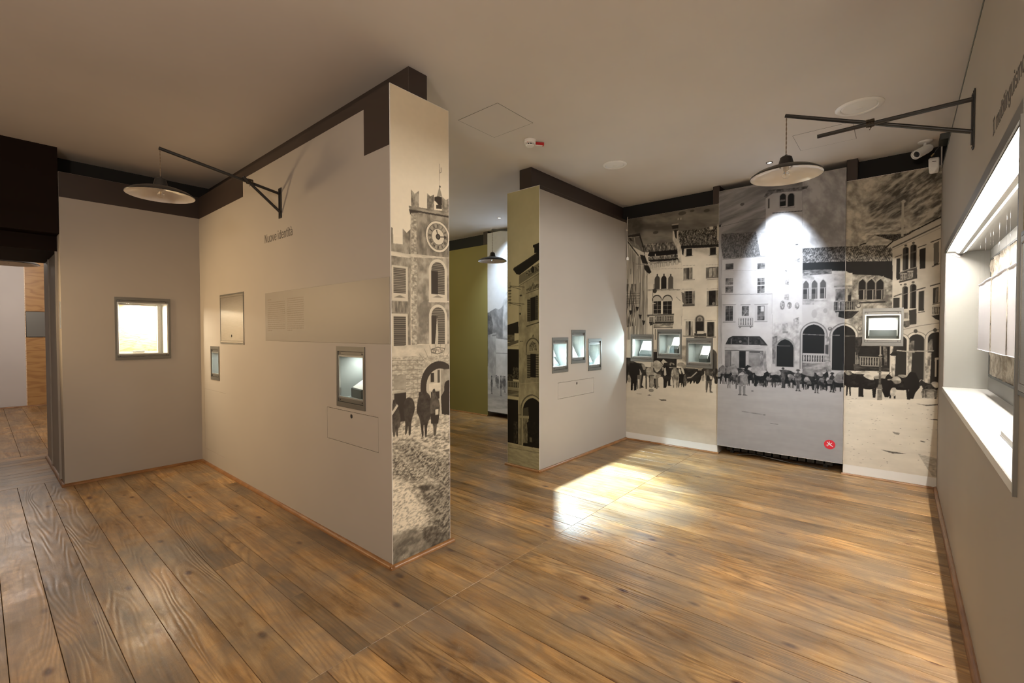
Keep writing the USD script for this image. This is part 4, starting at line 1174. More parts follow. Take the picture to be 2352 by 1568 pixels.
    p.line([420,1536,420,1393], 8, 0.3)
    p.line([695,1950,755,1894], 5, 0.4)
    p.line([772,1791,768,1577], 3, 0.6)
    # lamp post of the square
    p.line([382,2072,383,1393], 9, 0.42)
    p.line([357,1878,421,1875], 12, 0.82)
    p.line([323,1702,411,1700], 14, 0.82)
    p.line([397,2138,394,2027], 8, 0.2)
    p.oval(380,2076,437,2015, 0.25)
    p.poly([387,1692,428,1691,411,1619,394,1620], 0.72)
    # ---------------- tall house
    p.tex([745,2606,1227,2572,1237,1401,780,1397,773,2325], 0.86, 0.94, 200, 160, 0, 0.3, 0.7)
    p.tex([777,2570,1223,2542,1224,2385,914,2522,820,2470], 0.66, 0.90, 60, 40, 0, alpha=0.6, soft=14)
    p.tex([646,2812,712,2771,734,2650,756,2605,752,2392,719,2438,707,2568,645,2694], 0.72, 0.9, 30, 60)
    p.poly([662,2815,720,2812,696,2698,679,2722], 0.2)
    p.poly([701,2799,724,2806,712,2728,699,2708], 0.85)
    p.tiles([720,2796,839,2790,994,2788,1197,2789,1212,2660,1261,2583,1251,2569,756,2605,734,2655], 0.12, 0.84, 20, 40, 0.55, 4)
    p.poly([635,2884,719,2877,720,2832,640,2835], 0.2)
    p.rect(632,2896,722,2881, 0.7)
    for x in (612, 640):
        p.rect(*[c for c in (lambda u, v, k: (u + x * k, v - 200 * k, u + (x + 12) * k, v - 222 * k))([-63,3216][0], [-63,3216][1], ([63,3079][0] - [-63,3216][0]) / 100.0)], 0.75)
    p.poly([753,2605,1227,2569,1261,2573,1261,2535,1213,2532,903,2555,756,2564], 0.13)
    p.poly([760,2572,798,2573,786,2473,769,2496], 0.2)
    p.poly([1104,2795,1148,2791,1153,2755,1109,2756], 0.86)
    p.win(824,2552,895,2463, 0.10, 6, 0.78, sill=0.5)
    p.win(1112,2534,1183,2445, 0.10, 6, 0.80, sill=0.5)
    p.line([779,2346,936,2336], 4, 0.6)
    p.line([1068,2327,1215,2315], 4, 0.6)
    p.rtex(790,2313,903,2164, 0.42, 0.66, 30, 60)
    p.rect(827,2313,856,2171, 0.3)
    p.rect(851,2312,860,2163, 0.16)
    p.rect(780,2161,932,2153, 0.6)
    p.rtex(1068,2294,1216,2158, 0.40, 0.55, 20, 60)
    p.rtex(1106,2291,1179,2169, 0.5, 0.72, 20, 40)
    p.rect(1140,2291,1146,2166, 0.2)
    p.rect(1103,2294,1180,2287, 0.2)
    p.rect(1074,2148,1207,2140, 0.6)
    p.line([770,2046,928,2038], 4, 0.6)
    p.line([1078,2029,1215,2024], 4, 0.6)
    p.rtex(797,2017,935,1825, 0.46, 0.68, 16, 60)
    p.win(815,2017,899,1857, 0.14, 0, 0.8, 2, 5, 0.45)
    p.poly([765,2008,802,1993,830,1874,803,1843,777,1887], 0.42)
    p.rect(782,1852,929,1824, 0.38)
    p.rtex(1081,2006,1218,1813, 0.5, 0.68, 20, 60)
    p.rtex(1106,2005,1183,1828, 0.06, 0.16, 30, 40)
    p.oval(1143,1865,1178,1824, 0.5)
    p.rect(1076,1820,1209,1812, 0.4)
    p.line([799,1651,941,1649], 4, 0.6)
    p.line([1053,1639,1191,1636], 4, 0.55)
    p.rtex(822,1631,916,1449, 0.45, 0.75, 14, 80)
    p.rect(862,1631,883,1453, 0.14)
    p.arch(933,1713,1058,1491, 0.72)
    p.arch(944,1704,1049,1501, 0.34)
    p.arch(964,1690,1030,1632, 0.62)
    p.oval(977,1671,1012,1632, 0.42)
    p.rtex(947,1622,1045,1481, 0.08, 0.18, 40, 40)
    p.rtex(1086,1619,1168,1439, 0.16, 0.30, 30, 50)
    p.rtex(1169,1618,1176,1440, 0.5, 0.6, 30, 50)
    p.balusters(930,1481,1077,1418, 12, 0.35, 0.12)
    p.rect(965,1509,1046,1474, 0.86)
    p.tex([785,1448,1193,1440,1193,1424,785,1437], 0.3, 0.7, 60, 10)
    p.poly([801,1446,942,1451,942,1438,801,1435], 0.5)
    p.tex([700,1144,838,1098,831,1320,699,1318], 0.55, 0.8, 40, 40, soft=6)
    p.rtex(394,1236,709,1033, 0.10, 0.18, 80, 80)
    p.rtex(393,1265,455,1229, 0.6, 0.8, 40, 40)
    p.rtex(-14,1138,100,1008, 0.16, 0.3, 40, 40)
    p.arch(1052,1287,1206,1006, 0.32)
    p.arch(1036,1270,1174,1005, 0.22)
    # ---------------- white house in the middle
    p.tex([1257,2379,1798,2357,1810,1132,1267,1108], 0.88, 0.95, 150, 150, 0)
    p.tex([1217,2776,1257,2770,1270,1108,1230,1106], 0.72, 0.86, 20, 200)
    p.poly([1194,2802,1254,2803,1250,2609,1193,2616], 0.80)
    p.rect(1192,2812,1256,2793, 0.6)
    p.rect(1217,2795,1243,2771, 0.25)
    p.tiles([1249,2683,1628,2658,1680,2595,1701,2368,1270,2385,1247,2535], 0.32, 0.86, 15, 26, 0.75, 6, 0.8)
    p.tiles([1628,2658,1730,2616,1732,2365,1676,2371], 0.7, 0.93, 15, 26, 0.75, 6, 0.6)
    p.line([1265,2378,1751,2362], 10, 0.62)
    p.line([1266,2365,1751,2349], 6, 0.9)
    p.line([1264,2238,1753,2201], 3, 0.7)
    p.line([1255,1951,1802,1927], 5, 0.6)
    p.line([1802,1927,1807,1383], 4, 0.7)
    p.win(1300,2316,1388,2245, 0.34, 3, 0.9)
    p.win(1647,2289,1725,2220, 0.42, 3, 0.95, 2)
    for q in ((1300,2143,1385,1965), (1649,2119,1724,1946)):
        p.win(*q, 0.46, 5, 0.95, 2, 4, 0.8, 4)
        p.rect(q[0], (q[1] + q[3]) / 2 + 7, q[2], (q[1] + q[3]) / 2 - 7, 0.9)
    for q in ((1303,1808,1388,1628), (1652,1799,1727,1629)):
        p.rect(q[0] - 28, q[1] + 12, q[2] + 28, q[3] - 10, 0.86)
        p.rect(q[0] - 34, q[1] + 20, q[2] + 34, q[1] + 12, 0.62)
        p.win(*q, 0.36, 3, 0.93, 2, 3, 0.6, 4)
        p.rect(q[0] - 30, q[3] - 10, q[2] + 30, q[3] - 20, 0.66)
    p.rect(1686,1791,1719,1732, 0.9)
    p.rect(1470,1822,1578,1812, 0.62)
    p.win(1485,1801,1560,1683, 0.36, 5, 0.93)
    p.line([1500,1683,1546,1754], 5, 0.75)
    p.balusters(1451,1673,1606,1564, 6, 0.88, 0.5)
    p.rect(1448,1570,1609,1556, 0.6)
    p.poly([1459,1556,1481,1556,1464,1536], 0.45)
    p.poly([1570,1555,1593,1555,1580,1538], 0.45)
    p.poly([1306,1347,1340,1422,1388,1448,1678,1446,1723,1396,1761,1341], 0.22)
    p.tex([1327,1355,1381,1429,1672,1431,1736,1352], 0.12, 0.34, 30, 30)
    p.rect(1368,1415,1377,1341, 0.6)
    p.rect(1555,1435,1565,1344, 0.6)
    p.oval(1456,1396,1487,1367, 0.55)
    p.tex([1296,1340,1761,1341,1759,1270,1297,1261], 0.76, 0.88, 60, 20)
    p.rtex(1302,1265,1369,1061, 0.5, 0.64, 60, 80)
    p.rtex(1369,1266,1399,1063, 0.7, 0.84, 30, 80)
    p.rect(1364,1266,1371,1073, 0.35)
    p.rtex(1399,1262,1461,1065, 0.7, 0.8, 30, 80)
    p.rtex(1461,1268,1530,1069, 0.08, 0.16, 60, 60)
    p.rtex(1531,1271,1567,1071, 0.74, 0.86, 30, 60)
    p.rtex(1567,1268,1717,1076, 0.58, 0.72, 60, 60)
    p.rect(1301,1278,1716,1269, 0.42)
    p.rect(1571,1265,1684,1254, 0.36)
    p.tex([1684,1259,1716,1260,1718,1049,1685,1047], 0.5, 0.8, 20, 40)
    p.tex([1716,1275,1745,1276,1759,1051,1718,1049], 0.55, 0.8, 30, 60)
    # ---------------- tower
    p.tex([1726,3021,1794,3070,2081,3034,2100,1145,1810,1132,1798,2357,1732,2365], 0.90, 0.97, 120, 160)
    p.tex([1707,3045,1750,3113,2055,3079,2140,3081,2123,3054,2055,3049,1794,3063,1733,3027], 0.34, 0.68, 30, 20)
    p.arch(1749,3015,1767,2904, 0.48)
    for q in ((1869,3040,1925,2903), (1947,3028,2005,2889)):
        p.arch(q[0] - 8, q[1] + 8, q[2] + 8, q[3], 0.80)
        p.arch(*q, 0.2)
    p.poly([1872,2945,1925,2956,1926,2902,1872,2911], 0.15)
    p.poly([1874,2979,1922,2973,1922,2957,1874,2955], 0.62)
    p.line([1863,2892,2017,2872], 4, 0.6)
    p.line([1794,2842,2083,2818], 9, 0.45)
    p.line([1931,2636,2002,2643], 4, 0.55)
    p.line([1836,2471,1968,2458], 3, 0.75)
    p.rect(2024,2466,2052,2451, 0.3)
    p.tex([2026,2306,2069,2304,2069,2261,2026,2263], 0.45, 0.85, 12, 12)
    p.tex([1927,2188,1947,2186,1943,2162,1931,2166], 0.5, 0.85, 10, 10)
    p.tex([1928,2077,1964,2075,1963,2020,1929,2027], 0.45, 0.9, 14, 14)
    p.tex([1924,1913,1964,1918,1967,1850,1924,1858], 0.6, 0.9, 14, 14)
    for q in ((1880,1846,1927,1745), (1951,1829,1994,1754), (2025,1819,2065,1745)):
        p.oval(q[0], q[1], q[2], q[3], 0.55)
        p.tex(p.arch_pts(q[0] + 6, q[1] - 6, q[2] - 6, q[3] + 6), 0.5, 0.9, 12, 14)
    p.tex([1905,1591,1959,1591,1968,1522,1906,1516], 0.45, 0.9, 16, 16)
    p.rect(1909,1502,1960,1481, 0.2)
    p.tex([2012,1644,2066,1657,2060,1481,2013,1481], 0.5, 0.9, 18, 24)
    p.tex([1808,1593,2095,1589,2100,1145,1812,1132], 0.60, 0.92, 36, 44, alpha=0.75, soft=14)
    p.tex([1807,1439,1858,1453,1855,1134,1810,1132], 0.42, 0.7, 24, 40)
    p.arch(1842,1426,2027,1103, 0.66)
    p.arch(1853,1413,2015,1106, 0.12, 1, 0.2)
    p.line([1852,1340,1985,1337], 5, 0.62)
    p.tex([1740,1317,1808,1318,1793,1043,1757,1041], 0.84, 0.95, 30, 60)
    # ---------------- palace with the loggia
    p.tex([2092,2171,2849,2192,2855,1763,2096,1793], 0.62, 0.9, 46, 46, 0, 0.3, 0.7)
    p.tex([2200,2158,2473,2142,2479,1554,2207,1557], 0.80, 0.94, 60, 60)
    p.tex([2473,2134,2850,2101,2859,1336,2482,1328], 0.44, 0.80, 34, 34, 0, 0.3, 0.68)
    p.tiles([2091,2409,2477,2385,2799,2361,2848,2324,2849,2192,2478,2225,2093,2249], 0.26, 0.84, 16, 24, 0.5, 9, 1.25)
    p.poly([2093,2251,2478,2228,2849,2196,2855,2008,2755,2060,2532,2091,2480,2128,2094,2171], 0.13)
    p.tex([2094,2171,2357,2157,2358,2129,2094,2137], 0.3, 0.6, 30, 12)
    p.rtex([2101,2151][0], [2101,2151][1], [2358,2129][0], [2101,2112][1], 0.3, 0.7, 30, 20)
    for k, x in enumerate((345, 440, 535)):
        q = ([2098,1996], [2176,1991])
        w_ = (q[1][0] - q[0][0]) * 0.74
        c = q[0][0] + (q[1][0] - q[0][0]) * (k + 0.36)
        y1, y0 = [2200,2056][1], [2202,1854][1]
        p.arch(c - w_ * 0.62, y1 + 12, c + w_ * 0.62, y0, 0.84, 1, 0.75)
        p.arch(c - w_ * 0.46, y1, c + w_ * 0.46, y0, 0.40, 1, 0.75)
        p.rect(c - w_ * 0.46, y0 + 118, c + w_ * 0.46, y0 + 112, 0.75)
        p.rect(c + w_ * 0.2, y0 + 118, c + w_ * 0.28, y0, 0.8)
        p.rect(c - w_ * 0.46, y0 + 100, c + w_ * 0.2, y0 + 55, 0.26)
    p.line([2100,1835,2322,1825], 6, 0.6)
    for c0, c1 in (((2587,2037,2641,1827), 0), ((2655,2032,2715,1823), 1), ((2729,2027,2783,1820), 2)):
        w_ = c0[2] - c0[0]
        p.arch(c0[0] - w_ * 0.16, c0[1] + 22, c0[2] + w_ * 0.16, c0[3] + 50, 0.66, 1, 0.8)
        p.arch(c0[0] - w_ * 0.08, c0[1] + 8, c0[2] + w_ * 0.08, c0[3] + 50, 0.4, 1, 0.8)
        p.arch(c0[0], c0[1], c0[2], c0[3], 0.14, 1, 0.8)
        h = c0[1] - c0[3]
        p.rect(c0[0], c0[3] + h * 0.48, c0[2], c0[3] + h * 0.46, 0.62)
        p.rect(c0[0] + w_ * 0.72, c0[3] + h * 0.46, c0[0] + w_ * 0.84, c0[3], 0.7)
        p.line([c0[0] + w_ * 0.1, c0[1] - 18, c0[2] + w_ * 0.02, c0[1] + 26], 8, 0.72)
    p.rtex(2585,1823,2798,1801, 0.4, 0.75, 40, 12)
    p.rect(2591,1801,2801,1788, 0.22)
    p.rtex(2375,2106,2532,1981, 0.72, 0.9, 50, 30)
    p.rtex(2379,1981,2529,1961, 0.5, 0.75, 40, 14)
    p.rtex(2392,1947,2527,1823, 0.3, 0.72, 24, 60)
    p.rect(2483,1945,2493,1821, 0.75)
    p.rtex(2498,1877,2525,1779, 0.1, 0.2, 24, 60)
    p.balusters(2381,1815,2559,1720, 9, 0.5, 0.16, 0.06)
    p.rtex(2415,1836,2434,1729, 0.55, 0.85, 16, 24)
    p.rtex(2443,1808,2468,1728, 0.5, 0.8, 16, 24)
    p.rect(2382,1726,2559,1713, 0.62)
    p.tex([2388,1715,2592,1709,2527,1636,2485,1629,2417,1654], 0.12, 0.3, 40, 40)
    p.poly([2401,1703,2425,1703,2417,1654,2398,1662], 0.75)
    for q in ((2566,1787,2607,1739), (2581,1549,2618,1501), (2330,1548,2365,1509)):
        p.oval(*q, 0.42)
        p.oval(q[0] + 8, q[1] - 4, q[2] - 8, q[3] + 12, 0.76)
    p.oval([2181,1738][0], [2181,1738][1], [2231,1737][0], [2182,1646][1], 0.78)
    p.oval([2286,1748][0], [2286,1748][1], [2324,1747][0], [2286,1696][1], 0.76)
    for q in (([2101,1567][0], [2205,1576][1], [2302,1565][0], [2210,1088][1]), (2369,1562,2566,1092)):
        w_ = q[2] - q[0]
        p.arch(q[0] - 26, q[1] + 30, q[2] + 26, q[3], 0.55, 1, 0.1)
        p.arch(q[0] - 16, q[1] + 18, q[2] + 16, q[3], 0.84, 1, 0.1)
        p.arch(*q, 0.12, 1, 0.1)
    p.line([2099,1470,2305,1460], 6, 0.72)
    p.line([2359,1458,2433,1460], 6, 0.7)
    p.line([2481,1452,2565,1453], 5, 0.5)
    for q in (([2307,1447][0], [2327,1447][1], [2354,1447][0], [2328,1356][1]), (2566,1442,2613,1352)):
        p.tex([q[0], q[1], q[2], q[1], q[2] - 14, (q[1] + q[3]) / 2, q[2] - 10, q[3], q[0] + 10, q[3], q[0] + 14, (q[1] + q[3]) / 2], 0.55, 0.85, 20, 14)
    p.rect([2308,1355][0], [2328,1356][1], [2339,1356][0], [2329,1251][1], 0.35)
    p.balusters([2104,1258][0], [2208,1263][1], [2309,1264][0], [2209,1157][1], 9, 0.82, 0.16, 0.2)
    p.tex([2103,1153,2341,1163,2368,1109,2363,1070,2104,1056], 0.5, 0.8, 40, 20)
    p.tex([2309,1264,2340,1252,2365,1148,2341,1128,2311,1159], 0.6, 0.88, 20, 20)
    # right loggia, dark with railing
    p.rtex(2571,1351,2861,1098, 0.10, 0.17, 60, 60)
    p.tex([2562,1441,2631,1442,2614,1345,2585,1263,2564,1292], 0.12, 0.3, 20, 20)
    p.balusters(2598,1244,2783,1145, 9, 0.58, 0.13, 0.12)
    p.tex([2551,1164,2599,1159,2634,1135,2851,1134,2851,1106,2558,1090], 0.14, 0.34, 40, 14)
    p.tex([2571,1255,2588,1263,2598,1166,2569,1158], 0.3, 0.55, 16, 24)
    p.tex([2787,1349,2820,1349,2820,1162,2800,1161], 0.2, 0.55, 16, 24)
    # ---------------- right-hand house
    p.tex([2850,2279,2880,2319,3204,2509,3223,1093,2865,1072], 0.83, 0.93, 160, 160)
    p.poly([2807,2333,2847,2377,3210,2563,3210,2513,2847,2333], 0.84)
    p.line([2793,2331,2853,2393,3209,2580], 10, 0.14)
    p.line([2848,2328,3210,2509], 12, 0.42)
    p.line([2855,2310,3211,2480], 4, 0.66)
    p.tiles([2701,2476,2953,2449,3004,2485,2979,2446,2860,2388], 0.14, 0.55, 14, 18, 0.3, 11)
    p.tex([2708,2466,2847,2394,2800,2356,2631,2386], 0.7, 0.9, 30, 20)
    p.rect([2913,2758][0], [2922,2756][1], [2931,2755][0], [2926,2427][1], 0.78)
    p.oval([2909,2785][0], [2922,2784][1], [2942,2778][0], [2922,2752][1], 0.8)
    for q in ((2880,2218,2906,2020), (3057,2196,3091,2102), (3153,2264,3181,2125)):
        p.win(*q, 0.20, 7, 0.9)
    p.poly([3148,2330,3185,2350,3188,2150,3151,2133], 0.5)
    p.line([3126,2345,3200,2373], 9, 0.34)
    p.line([3139,2113,3191,2137], 9, 0.4)
    p.line([3032,2306,3098,2328], 8, 0.36)
    p.line([2866,2230,2929,2254], 8, 0.4)
    p.poly([3048,2287,3093,2299,3092,2104,3053,2100], 0.2)
    p.poly([2879,2202,2909,2217,2909,2012,2884,2005], 0.2)
    for q in (([2928,2323][0], [2948,2322][1], [2969,2318][0], [2950,2096][1]), ([2983,2342][0], [3003,2341][1], [3027,2337][0], [3006,2108][1])):
        p.arch(q[0] - 8, q[1] + 10, q[2] + 8, q[3], 0.88)
        p.arch(q[0], q[1], q[2], q[3], 0.3)
        p.arch((q[0] + q[2]) / 2, q[1] - 8, q[2], q[3], 0.14)
        p.oval((q[0] + q[2]) / 2 - 12, q[1] + 26, (q[0] + q[2]) / 2 + 10, q[1] + 4, 0.4)
    p.poly([2929,2254,2968,2262,2968,2245,2929,2236], 0.4)
    p.poly([2984,2269,3027,2281,3028,2264,2984,2252], 0.4)
    p.poly([2905,2075,3032,2120,3036,2012,2906,1976], 0.3)
    p.balusters(2911,2069,2959,1995, 4, 0.74, 0.22)
    p.balusters(2963,2090,3007,2006, 4, 0.74, 0.22)
    p.line([2902,2072,2958,2099,3034,2121], 9, 0.6)
    p.line([2901,1984,2959,2000,3036,2017], 12, 0.3)
    p.line([2912,1962,2923,1954], 12, 0.4)
    # second storey pair of arches and windows
    for q in ((2927,1942,2970,1719), (2985,1959,3029,1724)):
        p.arch(q[0] - 9, q[1] + 12, q[2] + 9, q[3], 0.88)
        p.arch(*q, 0.34)
        p.arch(q[0] + 14, q[1] - 8, q[2], q[3], 0.15)
        c = (q[0] + q[2]) / 2
        p.oval(c - 12, q[1] + 28, c + 12, q[1] + 6, 0.45)
    p.line([2924,1855,2972,1873], 9, 0.5)
    p.line([2982,1876,3029,1894], 9, 0.5)
    p.rect(2973,1880,2986,1732, 0.84)
    p.line([2864,1844,2924,1869], 11, 0.4)
    p.line([3032,1898,3096,1920], 11, 0.4)
    p.line([3127,1930,3207,1955], 11, 0.38)
    p.rect(2860,1832,2909,1729, 0.24)
    p.poly([3049,1883,3086,1891,3088,1698,3049,1695], 0.24)
    p.poly([3150,1908,3187,1919,3187,1773,3150,1761], 0.3)
    p.poly([3168,1903,3183,1908,3182,1780,3164,1770], 0.5)
    p.line([3045,1681,3094,1690], 9, 0.4)
    p.line([3147,1754,3209,1772], 9, 0.45)
    p.balusters(3148,1746,3209,1654, 5, 0.8, 0.25)
    p.poly([3141,1648,3210,1660,3211,1595,3171,1616], 0.24)
    p.poly([2979,1704,3034,1717,3036,1570,2986,1564], 0.26)
    p.balusters(2937,1691,2975,1621, 4, 0.74, 0.25)
    p.tex([2938,1600,2986,1606,2986,1550,2955,1536,2938,1550], 0.3, 0.5, 30, 30)
    p.line([2939,1518,3070,1556,3212,1582], 6, 0.6)
    # arcade of the right house
    for q in ((2984,1472,3095,990), (3120,1493,3246,1001), (2861,1458,2968,981)):
        p.arch(q[0] - 22, q[1] + 26, q[2] + 22, q[3], 0.52)
        p.arch(q[0] - 17, q[1] + 20, q[2] + 17, q[3], 0.90)
        p.arch(*q, 0.21)
    for q in ((2983,1409,3023,1304), (3122,1425,3156,1314)):
        p.tex([q[0], q[3], q[2], q[3], q[2], q[1], (q[0] + q[2]) / 2, q[1], q[0], q[1] - 40], 0.28, 0.7, 30, 60)
    p.oval(3016,1521,3045,1483, 0.36)
    p.oval(3155,1531,3183,1493, 0.34)
    for q in ((2852,1350,2868,1264), (2851,1264,2887,978), (2973,1293,3008,986), (3102,1297,3147,996)):
        p.tex([q[0], q[1], q[2], q[1], q[2] - 8, q[3], q[0] + 5, q[3]], 0.52, 0.90, 20, 30, 0, 0.32, 0.66)
    p.poly([2841,1271,2860,1293,2893,1294,2901,1265,2885,1258,2852,1257], 0.16)
    p.line([2893,1312,2984,1303,3027,1308,3097,1310,3163,1315], 10, 0.74)
    p.line([2971,1295,3027,1296], 10, 0.6)
    p.rect(3119,1235,3139,1169, 0.6)
    p.rect(3124,1228,3134,1176, 0.45)
    p.poly([3171,1250,3214,1252,3214,1235,3184,1230,3184,1069,3173,1068], 0.82)
    # ---------------- the ground of the square
    ground = [-94,831,147,847,402,858,702,884,983,908,1350,921] + [2173,928,2468,938,2742,941,2996,961,3232,963]
    p.tex(ground + [3300, 0, -50, 0], 0.845, 0.885, 300, 60, 0, 0.3, 0.7)
    p.tex([2477,781,3229,865,3240,23,2477,-146], 0.90, 0.945, 260, 60, 0, 0.3, 0.7)
    r = random.Random(4)
    for _ in range(130):
        x, y = r.uniform(2490, 3195), r.uniform(130, 820)
        s = r.uniform(3, 8)
        p.oval(x, y + s * 0.4, x + s * r.uniform(0.8, 3), y, r.uniform(0.25, 0.5), 0.8, 8)
    p.tex([2778,309,2891,304,2983,301,2873,285], 0.25, 0.6, 16, 5)
    p.tex([2870,502,2926,498,2921,479,2889,480], 0.5, 0.7, 12, 6)
    p.tex([3039,800,3127,797,3212,817,3213,803,3119,784], 0.4, 0.7, 20, 6)
    p.tex([3138,663,3214,667,3215,655,3163,658], 0.2, 0.4, 20, 6)
    p.tex([3079,445,3115,440,3106,433,3080,437], 0.3, 0.5, 20, 6)
    p.tex([3063,315,3202,293,3205,118,3171,111], 0.55, 0.8, 20, 12, alpha=0.6)
    p.poly([309,637,340,650,372,635,340,636], 0.24)
    p.poly([462,605,495,598,571,602,577,590,507,583,489,591], 0.28)
    p.tex([148,651,232,649,232,643,167,641], 0.55, 0.75, 20, 5)
    p.tex([1488,559,1746,545,1746,533,1500,548], 0.6, 0.8, 20, 5)
    p.tex([1790,453,1875,450,1875,443,1801,445], 0.55, 0.75, 20, 5)
    p.oval(1594,811,1620,798, 0.5)
    # ---------------- animals and people: left board
    p.fig([-17,1130,46,1135,73,1108,159,1069,256,1067,262,1019,401,1019,631,1025,844,1036,955,1030,1053,1035,1064,958,983,931,759,916,500,900,401,894,276,898,231,908,147,902,41,902,-12,705], 0.13, 0.30, 50, 40)
    p.poly([-13,1018,34,1026,47,989,21,895,-2,737,-5,587,-12,587], 0.13)
    p.fig([21,895,47,903,81,837,75,793,21,795], 0.55, 0.7, 20, 20)
    p.poly([50,1064,165,1069,211,1016,212,906,166,873,160,781,151,694,118,685,114,783,104,783,98,686,72,687,74,836,47,915], 0.12)
    p.poly([71,836,88,843,95,686,68,684], 0.13)
    p.poly([224,1053,262,1061,288,1008,282,983,250,982], 0.62)
    p.fig([288,990,313,1015,357,1017,414,942,499,930,493,900,439,866,364,868,301,888], 0.5, 0.75, 30, 30)
    p.poly([198,991,231,926,224,895,202,906], 0.72)
    p.poly([166,904,231,908,225,724,196,719,199,845,173,849,180,721,161,710], 0.45)
    p.poly([231,914,256,909,232,768,264,740,219,730,212,760], 0.14)
    p.poly([282,911,304,912,305,725,286,723], 0.3)
    p.poly([333,902,401,894,399,762,340,745], 0.22)
    p.poly([402,870,426,872,430,747,412,745], 0.14)
    p.poly([429,872,463,880,464,773,485,763,458,755,452,736,430,732], 0.5)
    p.fig([394,1109,456,1120,492,1095,541,1050,499,1018,487,988,438,944,401,1007], 0.58, 0.82, 40, 40, 35)
    p.poly([511,1108,528,1138,589,1093,541,1088,535,1061,498,1101], 0.78)
    p.fig([499,1042,583,1058,637,1002,637,909,632,862,584,858,579,758,534,755,539,867,506,924], 0.10, 0.18, 40, 40)
    p.poly([538,1014,562,1027,575,934,554,915,539,932,544,974], 0.80)
    p.fig([511,1037,538,1032,538,997,511,972], 0.5, 0.75, 20, 20)
    p.poly([596,871,626,879,626,803,650,790,596,786], 0.14)
    p.poly([536,879,557,874,561,757,534,755], 0.12)
    p.fig([601,1076,630,1101,671,1091,683,1068,654,1049,619,1054], 0.35, 0.68, 20, 16)
    p.poly([636,1084,671,1068,660,1038,631,1031], 0.15)
    p.fig([648,1003,689,1040,724,1007,742,938,731,880,726,776,705,763,696,878,678,877,679,766,662,765,655,875,631,932], 0.42, 0.78, 30, 40)
    p.poly([736,1030,759,1008,770,963,753,951,733,996], 0.85)
    p.poly([764,1043,799,1022,813,960,799,948,770,998], 0.82)
    p.fig([695,1069,758,1112,804,1097,838,1053,816,1023,776,1038,724,1053], 0.55, 0.75, 40, 20)
    p.poly([742,938,816,960,806,782,795,787,783,838,772,779,766,836,748,835,743,777,731,776], 0.11)
    p.oval(800,955,842,797, 0.42)
    p.oval(807,937,835,815, 0.18)
    for a in range(6):
        c = 821,880,822,875
        p.line([c[0] - 22 * math.cos(a * 0.52), c[1] - 70 * math.sin(a * 0.52), c[0] + 22 * math.cos(a * 0.52), c[1] + 70 * math.sin(a * 0.52)], 3, 0.5)
    p.fig([787,1039,844,1007,905,1022,972,1020,1026,1028,1027,944,1011,882,984,841,957,839,951,883,929,825,917,892,885,816,873,878,851,820,839,899,816,966], 0.10, 0.2, 40, 30)
    p.line([845,908,895,919,966,989], 16, 0.66)
    p.poly([977,1026,1026,1028,1023,1014,983,1012], 0.7)
    p.fig([1032,956,1059,963,1059,880,1022,877], 0.5, 0.72, 16, 30)
    p.fig([1064,1013,1080,1031,1122,1033,1149,1013,1165,959,1160,914,1147,886,1076,881,1070,936], 0.26, 0.46, 24, 24)
    p.poly([1086,959,1139,940,1145,886,1081,881], 0.15)
    p.poly([1118,956,1149,947,1155,914,1129,907], 0.78)
    p.poly([1075,886,1147,891,1140,764,1167,747,1124,743,1116,861,1108,861,1090,743,1077,742], 0.36)
    p.fig([1154,1029,1221,1066,1228,859,1176,855,1181,910,1160,942], 0.14, 0.34, 20, 30)
    # stone lamp-post base in front of the animals
    p.fig([358,1089,391,1091,395,923,401,912,396,744,340,739,345,908,358,921], 0.52, 0.68, 20, 30)
    p.line([333,906,408,911], 14, 0.36)
    p.fig([330,727,402,732,399,687,331,684], 0.5, 0.6, 20, 20)
    # ---------------- animals and people: middle board
    p.fig([1226,1055,1277,1085,1318,1043,1457,1072,1525,1054,1573,1051,1620,1012,1804,1023,1849,1066,1980,1073,2031,1036,2149,1043,2251,1068,2252,972,2108,962,1981,954,1805,972,1668,963,1555,956,1428,959,1303,951,1226,946], 0.14, 0.4, 40, 34)
    p.ox(1232,1069,1344,863, 0.2, 1, 1.0, 0.6)
    p.ox(1308,1074,1458,816, 0.46, -1, 1.05, 0.68)
    p.fig([1323,1065,1368,1089,1412,1075,1457,1024,1438,970,1343,975,1318,1016], 0.55, 0.80, 40, 30)
    p.poly([1520,1080,1553,1108,1596,1089,1563,1077,1535,1028,1520,1038], 0.12)
    p.ox(1535,1063,1649,864, 0.16, -1, None)
    p.ox(1612,1048,1782,862, 0.11, 1, None)
    p.fig([1582,1062,1634,1101,1685,1094,1727,1029,1723,982,1639,987,1630,1023,1606,1012], 0.64, 0.86, 50, 40)
    p.fig([1607,939,1649,941,1668,896,1612,892], 0.4, 0.72, 16, 16)
    p.ox(1783,1027,1946,865, 0.13, -1, None)
    p.ox(1920,1042,2007,868, 0.14, 1, None)
    p.fig([1786,1012,1822,1070,1857,1077,1897,1049,1894,998,1849,1015,1805,998], 0.68, 0.9, 40, 30)
    p.man(1889,1095,1946,864, 0.34, 0.4)
    p.rect(1899,1092,1928,1077, 0.85)
    p.rect(1963,1083,1991,1070, 0.85)
    p.fig([1955,1012,1989,1034,2032,997,2024,976,1981,969], 0.55, 0.85, 24, 20)
    p.man(2024,1082,2100,841, 0.42, 0.5)
    p.rect(2044,1087,2075,1072, 0.75)
    p.fig([2019,1030,2065,1048,2095,1020,2091,995,2028,996], 0.4, 0.7, 24, 20)
    p.ox(2087,1044,2231,864, 0.12, -1, None)
    p.fig([2090,1040,2127,1086,2181,1098,2214,1056,2210,1008,2169,1015,2128,1022], 0.5, 0.75, 50, 36)
    p.man(1419,1053,1569,743, 0.60, 0.62, False)
